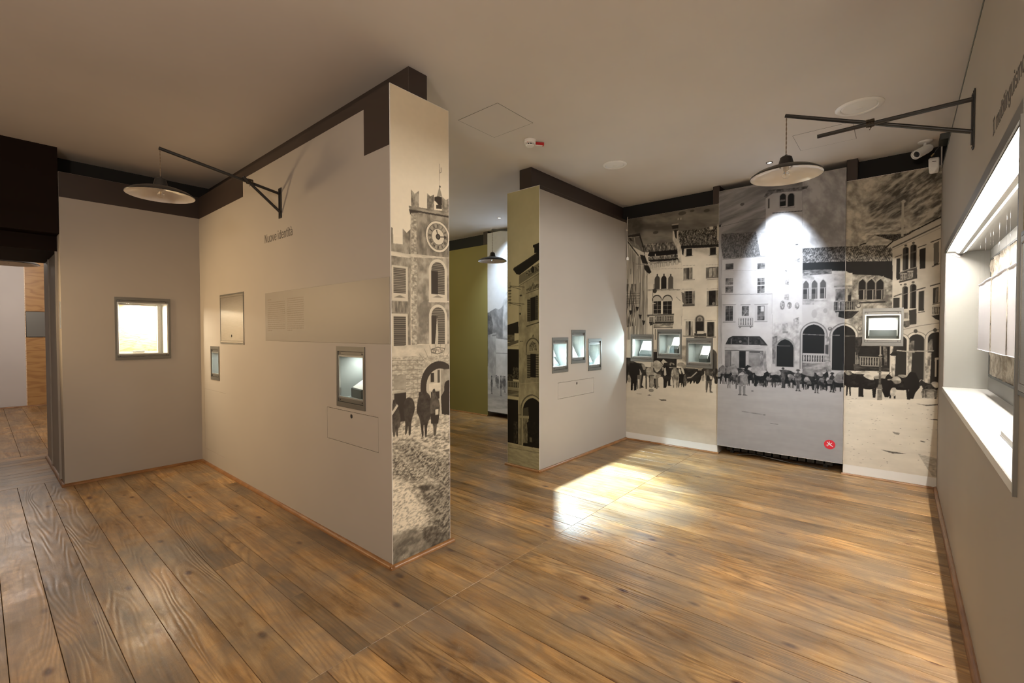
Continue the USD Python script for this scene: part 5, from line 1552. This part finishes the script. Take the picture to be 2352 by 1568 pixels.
    p.fig([1433,959,1477,988,1545,987,1564,915,1560,872,1478,861,1429,905], 0.46, 0.72, 30, 40)
    p.poly([1443,960,1472,977,1473,898,1449,880], 0.34)
    p.poly([1457,1040,1496,1050,1535,1007,1496,1026,1465,1003], 0.3)
    p.man(2199,980,2269,833, 0.4, 0.45)
    p.line([2198,954,2248,999,2293,1044], 10, 0.66)
    p.ox(2223,1079,2343,876, 0.16, 1, None)
    p.fig([2227,1064,2272,1079,2292,1056,2288,1008,2238,1029], 0.6, 0.85, 24, 18)
    p.man(2264,1020,2323,877, 0.36, 0.4)
    p.man(2338,1066,2406,854, 0.2, 0.26)
    p.fig([2410,1057,2448,1083,2478,1090,2480,962,2420,952,2386,991], 0.52, 0.76, 50, 34)
    p.poly([2411,957,2480,962,2480,915,2450,913,2416,916], 0.14)
    r = random.Random(9)
    uu0, vv = [1206,934]
    uu1 = [2464,1323][0]
    px_ = (uu1 - uu0) / 30.0
    for k in range(30):
        u_ = uu0 + (k + r.uniform(-0.3, 0.3)) * px_
        h_ = r.uniform(80, 112)
        base_ = vv + r.uniform(-12, 24) - 96
        if r.random() < 0.72:
            p.ox(u_ - 42, base_ + h_ + 44, u_ + 46, base_ + 36, r.uniform(0.09, 0.24), r.choice((-1, 1)), r.choice((None, 0.95, 1.05)), r.uniform(0.55, 0.85))
        else:
            p.man(u_ - 15, base_ + h_ + 58, u_ + 15, base_ + 36, r.uniform(0.2, 0.55), r.uniform(0.25, 0.5), r.random() < 0.7)
    p.ox(1612,1048,1782,862, 0.11, 1, None)
    p.fig([1582,1062,1634,1101,1685,1094,1727,1029,1723,982,1639,987,1630,1023,1606,1012], 0.64, 0.86, 50, 40)
    p.ox(1783,1027,1946,865, 0.13, -1, None)
    p.fig([1786,1012,1822,1070,1857,1077,1897,1049,1894,998,1849,1015,1805,998], 0.68, 0.9, 40, 30)
    p.man(1889,1095,1946,864, 0.34, 0.4)
    p.man(2024,1082,2100,841, 0.42, 0.5)
    p.fig([2090,1040,2127,1086,2181,1098,2214,1056,2210,1008,2169,1015,2128,1022], 0.5, 0.75, 50, 36)
    p.man(1419,1053,1569,743, 0.60, 0.62, False)
    p.fig([1433,959,1477,988,1545,987,1564,915,1560,872,1478,861,1429,905], 0.46, 0.72, 30, 40)
    p.poly([1443,960,1472,977,1473,898,1449,880], 0.34)
    p.poly([1457,1040,1496,1050,1535,1007,1496,1026,1465,1003], 0.3)
    p.fig([2410,1057,2448,1083,2478,1090,2480,962,2420,952,2386,991], 0.52, 0.76, 50, 34)
    # ---------------- animals: right board
    p.fig([2471,1078,2523,1092,2546,1059,2633,1070,2750,1015,2828,1031,2870,1056,2978,1041,2996,977,2897,942,2786,928,2698,932,2562,922,2473,915], 0.08, 0.15, 60, 40)
    p.ox(2459,1083,2653,829, 0.10, -1, None)
    p.ox(2562,1054,2759,827, 0.09, -1, None)
    p.fig([2476,1078,2532,1093,2547,1053,2514,1040,2486,1056], 0.35, 0.62, 20, 20)
    p.fig([2546,1065,2606,1091,2669,1095,2692,1079,2651,1071,2606,1057], 0.6, 0.8, 40, 14)
    p.fig([2625,1047,2660,1066,2696,1057,2723,1024,2719,1002,2679,1010], 0.68, 0.9, 40, 20)
    p.fig([2718,1052,2844,1077,2861,1056,2745,1015,2719,1024], 0.45, 0.75, 40, 14)
    p.poly([2776,1028,2828,1031,2850,977,2847,866,2834,843,2808,840,2781,916], 0.10)
    p.ox(2803,1075,3028,834, 0.10, -1, None)
    p.fig([2823,1025,2862,1028,2866,1050,2912,1059,2938,1006,2913,982,2879,979,2862,1017,2828,1009], 0.5, 0.82, 36, 20)
    p.poly([2954,1029,2998,1107,3035,1099,3060,1036,3069,961,3037,905,3022,844,2997,844,2992,944,2947,952], 0.12)
    p.fig([2895,1069,2945,1077,2978,1068,2970,1051,2929,1043], 0.45, 0.7, 30, 14)
    p.fig([3060,1036,3099,1038,3092,995,3072,972], 0.6, 0.85, 20, 20)
    p.ox(3061,1035,3206,860, 0.2, -1, None)
    p.fig([3143,1020,3201,1024,3202,961,3163,968], 0.7, 0.92, 24, 20)
    p.fig([3077,951,3206,951,3207,867,3074,854], 0.4, 0.8, 30, 16, alpha=0.7)
    p.fig([2850,938,2896,948,2898,860,2847,849], 0.7, 0.88, 20, 20)
    # iron lamp post on the right
    p.rect(2762,1363,2774,1262, 0.66)
    p.poly([2751,1256,2786,1257,2777,1268,2762,1268], 0.72)
    p.rtex(2759,1251,2776,971, 0.30, 0.48, 20, 30)
    p.poly([2757,965,2781,967,2790,920,2744,919], 0.48)
    p.tex([2749,914,2786,917,2787,810,2748,807], 0.42, 0.58, 20, 20)
    p.line([2747,1091,2779,1084], 10, 0.5)
    p.mottle(0.02, 40)


for p in (LEFT, MID, RIGHT):
    draw_square(p)


def holes_for(keys, inset=6):
    out = []
    for k in keys:
        y, z, wd, ht = CASES[k]
        u = (2.925 - y) * 1000
        out.append((u + inset, z * 1000 + inset, u + wd * 1000 - inset, (z + ht) * 1000 - inset))
    return out


def board(name, label, y0, y1, z0, z1, x, keys):
    t = thing(name, label, 'mural', (x, (y0 + y1) / 2, 0), 0, 'boards of the photographic square mural')
    b = mbox(0.0004, y0 - (y0 + y1) / 2, z0, 0.019, y1 - (y0 + y1) / 2, z1)
    for k in keys:
        cy, cz, wd, ht = CASES[k]
        b = b - mbox(-0.1, cy - wd - (y0 + y1) / 2, cz, 0.1, cy - (y0 + y1) / 2, cz + ht)
    obj('board', b, 'white_paint', t)
    return t, (lambda u, v: np.stack([np.full_like(u, -0.0001), 2.925 - u - (y0 + y1) / 2, v], 1))


t, at = board('mural_board', 'left board of the black and white square mural with three lit cases', 1.706, 2.9235, 0.016, 3.06, MX + 0.0012, ('mural_a', 'mural_b', 'mural_c'))
LEFT.build(t, at, SEPIA, SEPIA_BLACK, holes_for(('mural_a', 'mural_b', 'mural_c')))
t, at = board('mural_board', 'taller middle board of the square mural with the spotlit white tower', 0.4525, 1.704, 0.108, 3.203, MX - 0.013, ())
MID.build(t, at, GREY, GREY_BLACK)
t, at = board('mural_board', 'right board of the square mural with rocks and one lit case', RY + 0.0015, 0.450, 0.016, 3.06, MX + 0.0012, ('mural_d',))
RIGHT.build(t, at, SEPIA, SEPIA_BLACK, holes_for(('mural_d',)))

# ---- the clock tower on the end of the partition
TOWER = Print(2, 483, 4, 3046, 3.2, 3.3)
p = TOWER
p.rect(-10, 3100, 500, 0, 0.90)
p.tex([2,3008,496,3205,491,2169,-5,2092], 0.905, 0.92, 300, 300)
p.tex([-2,2157,16,2152,17,2057,89,2061,90,2161,120,2139,150,2167,151,1886,-4,1871], 0.40, 0.66, 40, 60)
p.tex([-6,2006,151,2005,151,1977,-6,1978], 0.74, 0.86, 60, 30)
p.tex([153,2279,491,2315,489,1911,150,1878], 0.40, 0.64, 30, 60)
p.tex([156,2319,157,2425,187,2404,220,2432,221,2324], 0.38, 0.68, 20, 24)
p.tex([287,2327,290,2432,317,2417,349,2437,349,2330], 0.38, 0.68, 20, 24)
p.tex([418,2335,421,2439,455,2422,492,2446,492,2341], 0.4, 0.68, 20, 24)
p.tex([136,2317,492,2345,491,2314,144,2295], 0.42, 0.64, 40, 16)
p.poly([139,2295,491,2317,491,2305,228,2289,156,2275,150,2260], 0.2)
p.poly([373,2428,397,2503,421,2440], 0.6)
p.line([397,2494,398,2658], 3, 0.5)
p.line([396,2619,398,2595,413,2603,413,2637], 4, 0.45)
p.oval([394,3239][0], [397,2509][1], [410,3245][0], [397,2497][1], 0.3)
p.poly([351,2420,384,2432,419,2435,419,2377,391,2372,366,2391,351,2396], 0.12)
p.poly([368,2370,416,2380,418,2352,368,2345], 0.2)
p.rtex([156,2267][0], [178,2271][1], [199,2276][0], [175,1881][1], 0.50, 0.8, 16, 10)
p.tex([151,2010,490,2023,490,2005,151,1989], 0.74, 0.86, 60, 20)
# clock
cu, cv = [383,2155]
ru, rv = ([492,2172][0] - cu), (cv - [383,2052][1])
R_ = (abs(ru) + abs(rv)) / 2


def disc(k, t, a=1.0):
    p.oval(cu - R_ * k, cv + R_ * k, cu + R_ * k, cv - R_ * k, t, a, 60)


disc(1.03, 0.30)
disc(1.0, 0.86)
disc(0.86, 0.34)
disc(0.82, 0.60)
disc(0.55, 0.28)
disc(0.51, 0.84)
NUM = ['XII', 'I', 'II', 'III', 'IIII', 'V', 'VI', 'VII', 'VIII', 'IX', 'X', 'XI']
for k, s_ in enumerate(NUM):
    a = math.pi / 2 - k * math.pi / 6
    er, et = np.array([math.cos(a), math.sin(a)]), np.array([math.sin(a), -math.cos(a)])
    c0 = np.array([cu, cv])
    wds = {'I': 1.0, 'V': 1.9, 'X': 1.9}
    tot = sum(wds[ch] for ch in s_)
    x = -tot / 2
    for ch in s_:
        m = (x + wds[ch] / 2) * R_ * 0.055
        hw = wds[ch] * R_ * 0.055 * 0.36
        lo_, hi_ = R_ * 0.58, R_ * 0.79
        if ch == 'I':
            segs = [((m, lo_), (m, hi_))]
        elif ch == 'V':
            segs = [((m - hw, hi_), (m, lo_)), ((m + hw, hi_), (m, lo_))]
        else:
            segs = [((m - hw, hi_), (m + hw, lo_)), ((m + hw, hi_), (m - hw, lo_))]
        for (t0, r0), (t1, r1) in segs:
            p.line(np.concatenate([c0 + er * r0 + et * t0, c0 + er * r1 + et * t1]), 3.4, 0.16)
        x += wds[ch]
p.line([cu, cv] + [370,2200], 8, 0.14)
p.line([cu, cv] + [460,2164], 8, 0.3)
p.poly([440,2171,462,2165,440,2149], 0.14)
disc(0.19, 0.10)
disc(0.10, 0.34)
disc(0.04, 0.12)
# lower storeys
p.tex([-6,1977,151,1981,147,1408,-10,1412], 0.42, 0.68, 30, 50)
p.tex([200,1987,490,2022,487,1413,197,1419], 0.46, 0.70, 34, 50)
p.tex([275,1722,224,1687,212,1540,263,1508,306,1624], 0.38, 0.5, 30, 40, alpha=0.6)
p.rtex([154,1989][0], [176,1992][1], [200,1995][0], [172,1408][1], 0.52, 0.82, 16, 10)
for r_ in (([4,1921][0], [60,1921][1], [127,1935][0], [59,1698][1]), ([1,1615][0], [58,1617][1], [124,1619][0], [56,1410][1])):
    p.rect(*r_, 0.80)
p.louvre([18,1906][0], [60,1910][1], [111,1916][0], [59,1747][1], 15, 0.3, 0.62)
p.louvre([16,1600][0], [58,1601][1], [110,1602][0], [56,1413][1], 15, 0.22, 0.5)
for a_ in ([16,1717,64,1735,112,1719], [19,1384,61,1402,105,1381]):
    p.poly(a_, 0.5)
p.tex([2,1692,125,1698,124,1623,1,1623], 0.36, 0.66, 12, 60)
for r_, o_, lw in ((([300,1991][0], [380,2001][1], [464,2011][0], [378,1706][1]), ([322,1975][0], [380,1981][1], [442,1988][0], [379,1761][1]), 18), (([300,1686][0], [378,1689][1], [462,1693][0], [376,1402][1]), ([322,1669][0], [378,1671][1], [442,1673][0], [377,1417][1]), 20)):
    p.arch(*r_, 0.82)
    save = p.T.copy()
    p.louvre(*o_, lw, 0.26, 0.56)
    m_ = p.mask(np.reshape(Print.arch_pts(*o_), (-1, 2)))
    w_ = p.window(np.array([[o_[0], o_[3]], [o_[2], o_[1]]]))
    keepT = p.T[m_[0]].copy()
    p.T = save
    p.T[m_[0]] = np.where(m_[3] > 0.5, keepT, p.T[m_[0]])
p.rect([321,1915][0], [350,1918][1], [381,1921][0], [349,1759][1], 0.14)
p.rect([322,1608][0], [348,1609][1], [376,1609][0], [347,1420][1], 0.18)
p.poly([328,1735,379,1753,432,1737], 0.55)
p.line([298,1705,488,1714], 8, 0.84)
p.tex([-10,1412,487,1417,486,1335,-11,1343], 0.70, 0.84, 60, 40)
p.poly([370,1613,380,1500,377,1390,347,1391,361,1500], 0.74)
p.line([378,1491,371,1348], 5, 0.8)
p.poly([315,1383,376,1397,441,1385,426,1358,374,1346,321,1356], 0.26)
p.poly([320,1380,376,1392,435,1381,423,1361,374,1351,325,1359], 0.82)
# the painted sign over the gate: O S P I T A
lu0, lu1 = [326,1375][0], [422,1371][0]
lv0, lv1 = [374,1358][1], [374,1381][1]
GL = {'O': [(0, 0, 0, 1), (0, 1, 1, 1), (1, 1, 1, 0), (1, 0, 0, 0)], 'S': [(1, 1, 0, 1), (0, 1, 0, .5), (0, .5, 1, .5), (1, .5, 1, 0), (1, 0, 0, 0)], 'P': [(0, 0, 0, 1), (0, 1, 1, 1), (1, 1, 1, .5), (1, .5, 0, .5)],
      'I': [(.5, 0, .5, 1)], 'T': [(.5, 0, .5, 1), (0, 1, 1, 1)], 'A': [(0, 0, .5, 1), (.5, 1, 1, 0), (.2, .4, .8, .4)]}
cw = (lu1 - lu0) / 6
for k, ch in enumerate('OSPITA'):
    for a0, b0, a1, b1 in GL[ch]:
        f0 = lambda a, b: (lu0 + cw * (k + 0.12 + 0.7 * a), lv0 + (lv1 - lv0) * b)
        p.line(np.concatenate([f0(a0, b0), f0(a1, b1)]), 3.3, 0.15)
# rusticated gate
p.tex([-11,1343,486,1336,484,856,-14,932], 0.58, 0.80, 16, 8, 0, 0.3, 0.7)
for k in range(12):
    u0_, v0_ = [-8,1320]
    u1_, v1_ = [252,1311]
    d_ = (v0_ - [-11,947][1]) / 12
    p.line([u0_, v0_ - k * d_, u1_, v1_ - k * d_ * 1.0], 3, 0.46)
    for j in range(4):
        x = u0_ + (u1_ - u0_) * (j + 0.5 * (k % 2) + 0.2) / 4.0
        p.line([x, v0_ - k * d_, x, v0_ - (k + 1) * d_], 2.5, 0.48)
ac = [381,2047][0]
p.tex([-13,1132,145,1124,145,1100,-13,1109], 0.62, 0.8, 40, 16)
for k in range(14):
    a = math.pi * (0.08 + 0.84 * k / 13)
    c0 = [376,1144]
    s_ = ([494,2062][0] - [381,2047][0]) / 100.0
    p.line([c0[0] + 150 * s_ * math.cos(a), c0[1] + 180 * s_ * math.sin(a), c0[0] + 215 * s_ * math.cos(a), c0[1] + 245 * s_ * math.sin(a)], 3, 0.48)
p.arch([226,1308][0], [377,1298][1], [540,1293][0], [375,924][1], 0.14)
p.arch([274,1252][0], [377,1246][1], [503,1238][0], [375,924][1], 0.74)
p.rtex([297,1151][0], [324,1149][1], [400,1142][0], [324,1099][1], 0.8, 0.88, 40, 40)
p.rect([312,1221][0], [325,1220][1], [342,1219][0], [324,1157][1], 0.15)
p.rect([373,1238][0], [384,1237][1], [393,1236][0], [384,1148][1], 0.3)
p.rect([313,1093][0], [351,1089][1], [389,1085][0], [350,1037][1], 0.15)
p.rtex([403,1240][0], [446,1237][1], [486,1235][0], [444,1026][1], 0.52, 0.64, 30, 30)
p.arch([434,1161][0], [468,1158][1], [508,1155][0], [467,911][1], 0.08)
p.rtex([14,1226][0], [61,1223][1], [109,1219][0], [60,1131][1], 0.56, 0.66, 40, 30)
p.rect([17,1113][0], [63,1109][1], [109,1104][0], [61,924][1], 0.12)
# street
p.tex([-14,928,218,913,484,917,483,673,-15,770], 0.52, 0.84, 26, 8, 12, 0.3, 0.7)
p.tex([-7,891,487,868,502,-22,1,-16,-14,3], 0.40, 0.86, 20, 8, 0, 0.3, 0.66, 5)
p.tex([45,777,123,778,262,678,505,563,504,361,383,450,261,562,122,667], 0.22, 0.72, 14, 7, 20, 0.3, 0.66, 5, seed=3, soft=10)
p.tex([-1,712,83,675,186,593,261,508,185,500,-2,604], 0.30, 0.80, 12, 6, 10, 0.3, 0.66, 5, seed=9, soft=8)
p.tex([202,475,286,467,504,376,502,29,381,35,310,123,346,222,259,345], 0.26, 0.66, 20, 10, 12, 0.32, 0.66, 5, seed=4, soft=12)
p.tex([-2,573,129,514,185,406,242,302,276,203,175,202,3,208], 0.50, 0.93, 16, 7, 8, 0.16, 0.56, 5, seed=5, soft=10)
p.tex([-1,209,175,195,258,127,327,-15,1,-16], 0.38, 0.62, 40, 24, 20, 0.3, 0.7, 5, seed=7, soft=10)
p.tex([241,173,302,174,418,86,502,72,502,-22,309,12,233,115], 0.24, 0.50, 22, 14, 20, 0.3, 0.68, 5, seed=6, soft=8)
p.tex([201,469,243,468,303,442,277,422,226,439], 0.18, 0.34, 12, 8, 0, soft=4)
p.line([3,775,37,717,137,624], 9, 0.78, 0.5)
p.line([127,784,236,649,313,598], 7, 0.80, 0.5)
p.line([204,816,245,748,349,687,477,619], 7, 0.80, 0.5)
p.line([312,495,383,457,475,369], 9, 0.74, 0.5)
p.tex([0,864,487,853,487,796,0,826], 0.58, 0.9, 16, 4, 6, 0.25, 0.6, 5, seed=11, soft=6)
for x_, y_ in ((200, 1280), (210, 1300), (190, 1290)):
    q = ([78,58], [86,48])
    p.oval(q[0][0] + (x_ - 200), q[0][1] - (y_ - 1280), q[0][0] + (x_ - 200) + 4, q[0][1] - (y_ - 1280) - 4, 0.95)
# figures in the gate
p.fig([-3,1046,17,1071,35,1041,63,975,64,896,43,884,45,833,32,831,26,879,19,834,8,832,3,891,-4,907], 0.18, 0.34, 20, 24)
p.poly([-4,992,37,1041,48,1028,0,972], 0.76)
p.fig([86,1019,101,1069,135,1076,169,1053,181,991,159,946,146,899,144,823,126,823,125,903,111,833,96,832,102,914,89,972], 0.13, 0.24, 20, 24)
p.fig([186,966,209,1086,250,1106,292,1085,313,1050,323,973,310,916,280,879,275,784,259,789,257,874,247,877,250,791,234,795,224,887,208,947], 0.10, 0.24, 24, 24)
p.fig([306,1025,324,1099,340,1107,356,1091,358,1061,384,1033,395,972,379,906,366,866,356,782,335,786,333,862,314,882,308,958], 0.20, 0.36, 20, 24)
p.poly([310,941,388,939,377,864,314,874], 0.12)
p.rect([351,967][0], [364,965][1], [379,963][0], [364,927][1], 0.82)
for hx, hy in ([266,1091], [340,1095], [17,1056], [220,1084]):
    p.oval(hx - 11, hy + 16, hx + 11, hy - 14, 0.16)
p.poly([402,1048,434,1088,485,1091,484,908,410,927], 0.09)
p.mottle(0.012, 20, 44)
t = thing('mural_board', 'narrow sepia mural of a clock tower on the end of the partition', 'mural', (PX, 2.438, 0))
obj('board', box(0.0, 0.0004, 0.0, 0.485, 0.0075, TOP), 'white_paint', t)
TOWER.build(t, lambda u, v: np.stack([u, np.full_like(u, -0.0001), v], 1), (0.90, 0.785, 0.59), (0.040, 0.030, 0.022))

# ---- the narrow mural on the end of the spur wall
SPUR = Print(2, 447, 4, 3046, 4.6, 4.6)
p = SPUR
p.rect(-10, 3100, 500, 0, 0.80)
p.tex([-11,3116,463,3080,463,1147,-15,1124], 0.78, 0.83, 300, 300)
p.tex([166,2087,463,2216,463,253,164,252], 0.56, 0.74, 60, 120)
p.poly([85,2189,106,2215,176,2236,463,2350,463,2269,176,2125,131,2137], 0.10)
p.line([89,2201,278,2278,463,2356], 10, 0.2)
p.poly([361,2426,438,2441,463,2435,463,2335,380,2341,380,2396,361,2405], 0.08)
p.poly([172,2118,463,2239,463,2125,172,2023], 0.5)
p.tex([247,2104,297,2170,453,2217,453,2156,317,2106], 0.25, 0.6, 10, 10)
p.oval(337,2203,380,2130, 0.12)
p.line([168,2015,463,2140], 8, 0.72)
p.line([168,2004,463,2122], 4, 0.35)
p.tex([273,1961,347,1995,361,2033,386,2000,463,2018,463,1972,277,1934], 0.25, 0.6, 10, 10)
p.line([267,1915,463,1960], 8, 0.4)
p.poly([281,1872,430,1898,430,1622,281,1606], 0.62)
p.poly([327,1863,399,1878,399,1626,327,1614], 0.09)
p.louvre(283,1850,325,1612, 12, 0.18, 0.42)
p.louvre(401,1887,428,1630, 12, 0.16, 0.36)
p.line([273,1559,463,1606], 10, 0.3)
p.line([273,1575,463,1618], 6, 0.66)
p.arch(265,1440,457,1251, 0.36, 1, 0.1)
p.arch(277,1425,446,1251, 0.66, 1, 0.1)
p.tex([307,1296,317,1374,356,1398,405,1376,415,1299], 0.3, 0.66, 10, 10)
p.line([261,1266,463,1291], 9, 0.6)
p.rect(327,1263,401,1010, 0.08)
p.louvre(281,1257,327,998, 10, 0.25, 0.5)
p.louvre(401,1268,438,1013, 10, 0.3, 0.55)
p.line([269,993,438,1010], 8, 0.62)
p.poly([349,1445,364,1476,376,1450], 0.35)
p.line([38,2056,38,1790], 6, 0.25)
p.line([38,2013,247,1986], 5, 0.25)
p.line([38,2008,196,1964], 5, 0.25)
p.line([38,1826,247,1801], 5, 0.25)
p.line([38,1819,196,1784], 5, 0.25)
for k in range(6):
    a, b = [21,1993], [21,1823]
    y = a[1] + (b[1] - a[1]) * k / 5
    p.rect(a[0] - 8, y + 5, a[0] + 34, y - 5, 0.28)
p.oval(172,1709,196,1686, 0.25)
p.oval(176,1908,213,1889, 0.3)
p.line([179,1396,227,1397], 6, 0.3)
p.poly([-14,1573,159,1614,163,1483,103,1483,103,1451,-14,1467], 0.16)
p.rtex(-4,1467,101,1386, 0.35, 0.5, 30, 20)
p.poly([-15,1369,159,1412,159,1380,-15,1328], 0.42)
p.rect(-15,1306,165,991, 0.07)
p.line([-15,1337,159,1348], 5, 0.55)
p.rtex(2,1022,79,949, 0.08, 0.4, 8, 10)
p.rtex(79,1107,163,970, 0.08, 0.4, 8, 10)
p.balusters(-3,951,162,874, 6, 0.55, 0.1)
p.rect(-16,873,162,846, 0.6)
p.rtex(-16,846,162,781, 0.38, 0.5, 40, 16)
p.line([-16,778,162,813], 10, 0.6)
p.line([164,925,463,965], 4, 0.76)
p.rect(-16,743,154,253, 0.06)
p.rtex(91,503,149,261, 0.08, 0.3, 12, 20)
p.rtex(158,595,276,228, 0.52, 0.7, 24, 50)
p.arch(191,827,511,251, 0.40, 1, 0.1)
p.arch(203,812,511,252, 0.72, 1, 0.1)
p.arch(224,787,496,244, 0.07, 1, 0.1)
p.tex([220,579,301,586,300,542,286,287,219,276], 0.38, 0.62, 20, 50)
p.poly([220,659,297,683,305,574,220,579], 0.32)
p.poly([154,575,307,587,307,558,154,549], 0.66)
p.tex([276,507,316,536,366,519,395,538,438,512,444,265,296,273,286,445], 0.04, 0.14, 14, 20)
p.rect(316,357,348,307, 0.4)
p.tex([-17,239,463,253,463,5,-17,-90], 0.66, 0.76, 60, 12, -8)
p.line([-17,243,153,242,463,250], 10, 0.78)
p.line([26,197,463,207], 5, 0.48)
p.mottle(0.015, 30, 47)
t = thing('mural_board', 'narrow sepia mural of a house with an arcade on the end of the spur wall', 'mural', (3.882, 3.1495, 0))
obj('board', box(0.0004, -0.2245, 0.0, 0.0075, 0.2245, TOP), 'white_paint', t)
SPUR.build(t, lambda u, v: np.stack([np.full_like(u, -0.0001), 3.374 - u - 3.1495, v], 1), (0.74, 0.67, 0.39), (0.014, 0.012, 0.009))

# ---- the pale banner in the room beyond
BAN = Print(2, 2195, 90, 3240, 9.0, 9.0)
p = BAN
p.rect(-10, 3400, 2300, 0, 0.90)
p.tex([-19,1824,79,1868,190,1912,269,1886,347,1929,448,2177,1139,2309,1139,1275,-20,1396], 0.50, 0.72, 80, 120, 20)
p.tex([362,1998,448,2177,1139,2309,1139,1275,361,1399], 0.70, 0.92, 60, 90)
p.tex([-19,1848,79,1821,126,1632,109,1397,76,925,-22,872], 0.25, 0.5, 50, 60)
p.tex([13,1444,205,1491,203,696,10,684], 0.62, 0.8, 60, 120)
p.tex([199,1386,407,1365,1139,1340,1139,756,197,696], 0.84, 0.94, 120, 120)
p.line([110,1433,211,1445], 20, 0.5)
p.line([198,1129,1139,1124], 14, 0.6)
for x in (125, 165, 230, 290, 350):
    a = [-112,3539]
    k = ([210,3256][0] - a[0]) / 100.0
    for y0, y1 in ((940, 975), (1050, 1080), (1095, 1120), (1155, 1185)):
        p.rect(a[0] + x * k, a[1] - y0 * k * 1.05 + 60, a[0] + (x + 14) * k, a[1] - y1 * k * 1.05 + 60, 0.5)
p.tex([-22,682,1139,778,1139,279,-24,108], 0.74, 0.88, 200, 40)
for x, y0, y1 in ((66, 1185, 1285), (100, 1180, 1240), (112, 1185, 1250), (134, 1180, 1290), (150, 1182, 1255), (162, 1180, 1270), (200, 1185, 1280), (260, 1180, 1290)):
    a = [95,725]
    k = ([210,3256][0] - [-112,3539][0]) / 100.0
    u_ = a[0] + (x - 66) * k
    v_ = a[1] - (y0 - 1185) * k
    p.man(u_ - 9 * k, v_, u_ + 9 * k, v_ - (y1 - y0) * k, 0.36, 0.42)
p.mottle(0.03, 60, 49)
t = thing('hanging_banner', 'tall pale photographic banner hanging in the room beyond', 'banner', (5.905, 4.5, 0))
obj('cloth', box(0.0004, -1.10, 0.09, 0.006, 1.0985, 3.243), 'white_paint', t)
obj('bottom_bar', tube((0.003, -1.10, 0.083), (0.003, 1.0985, 0.083), 0.007), 'black_metal', t)
BAN.build(t, lambda u, v: np.stack([np.full_like(u, -0.0001), 5.6 - u - 4.5, v], 1), (0.62, 0.62, 0.63), (0.05, 0.05, 0.055))
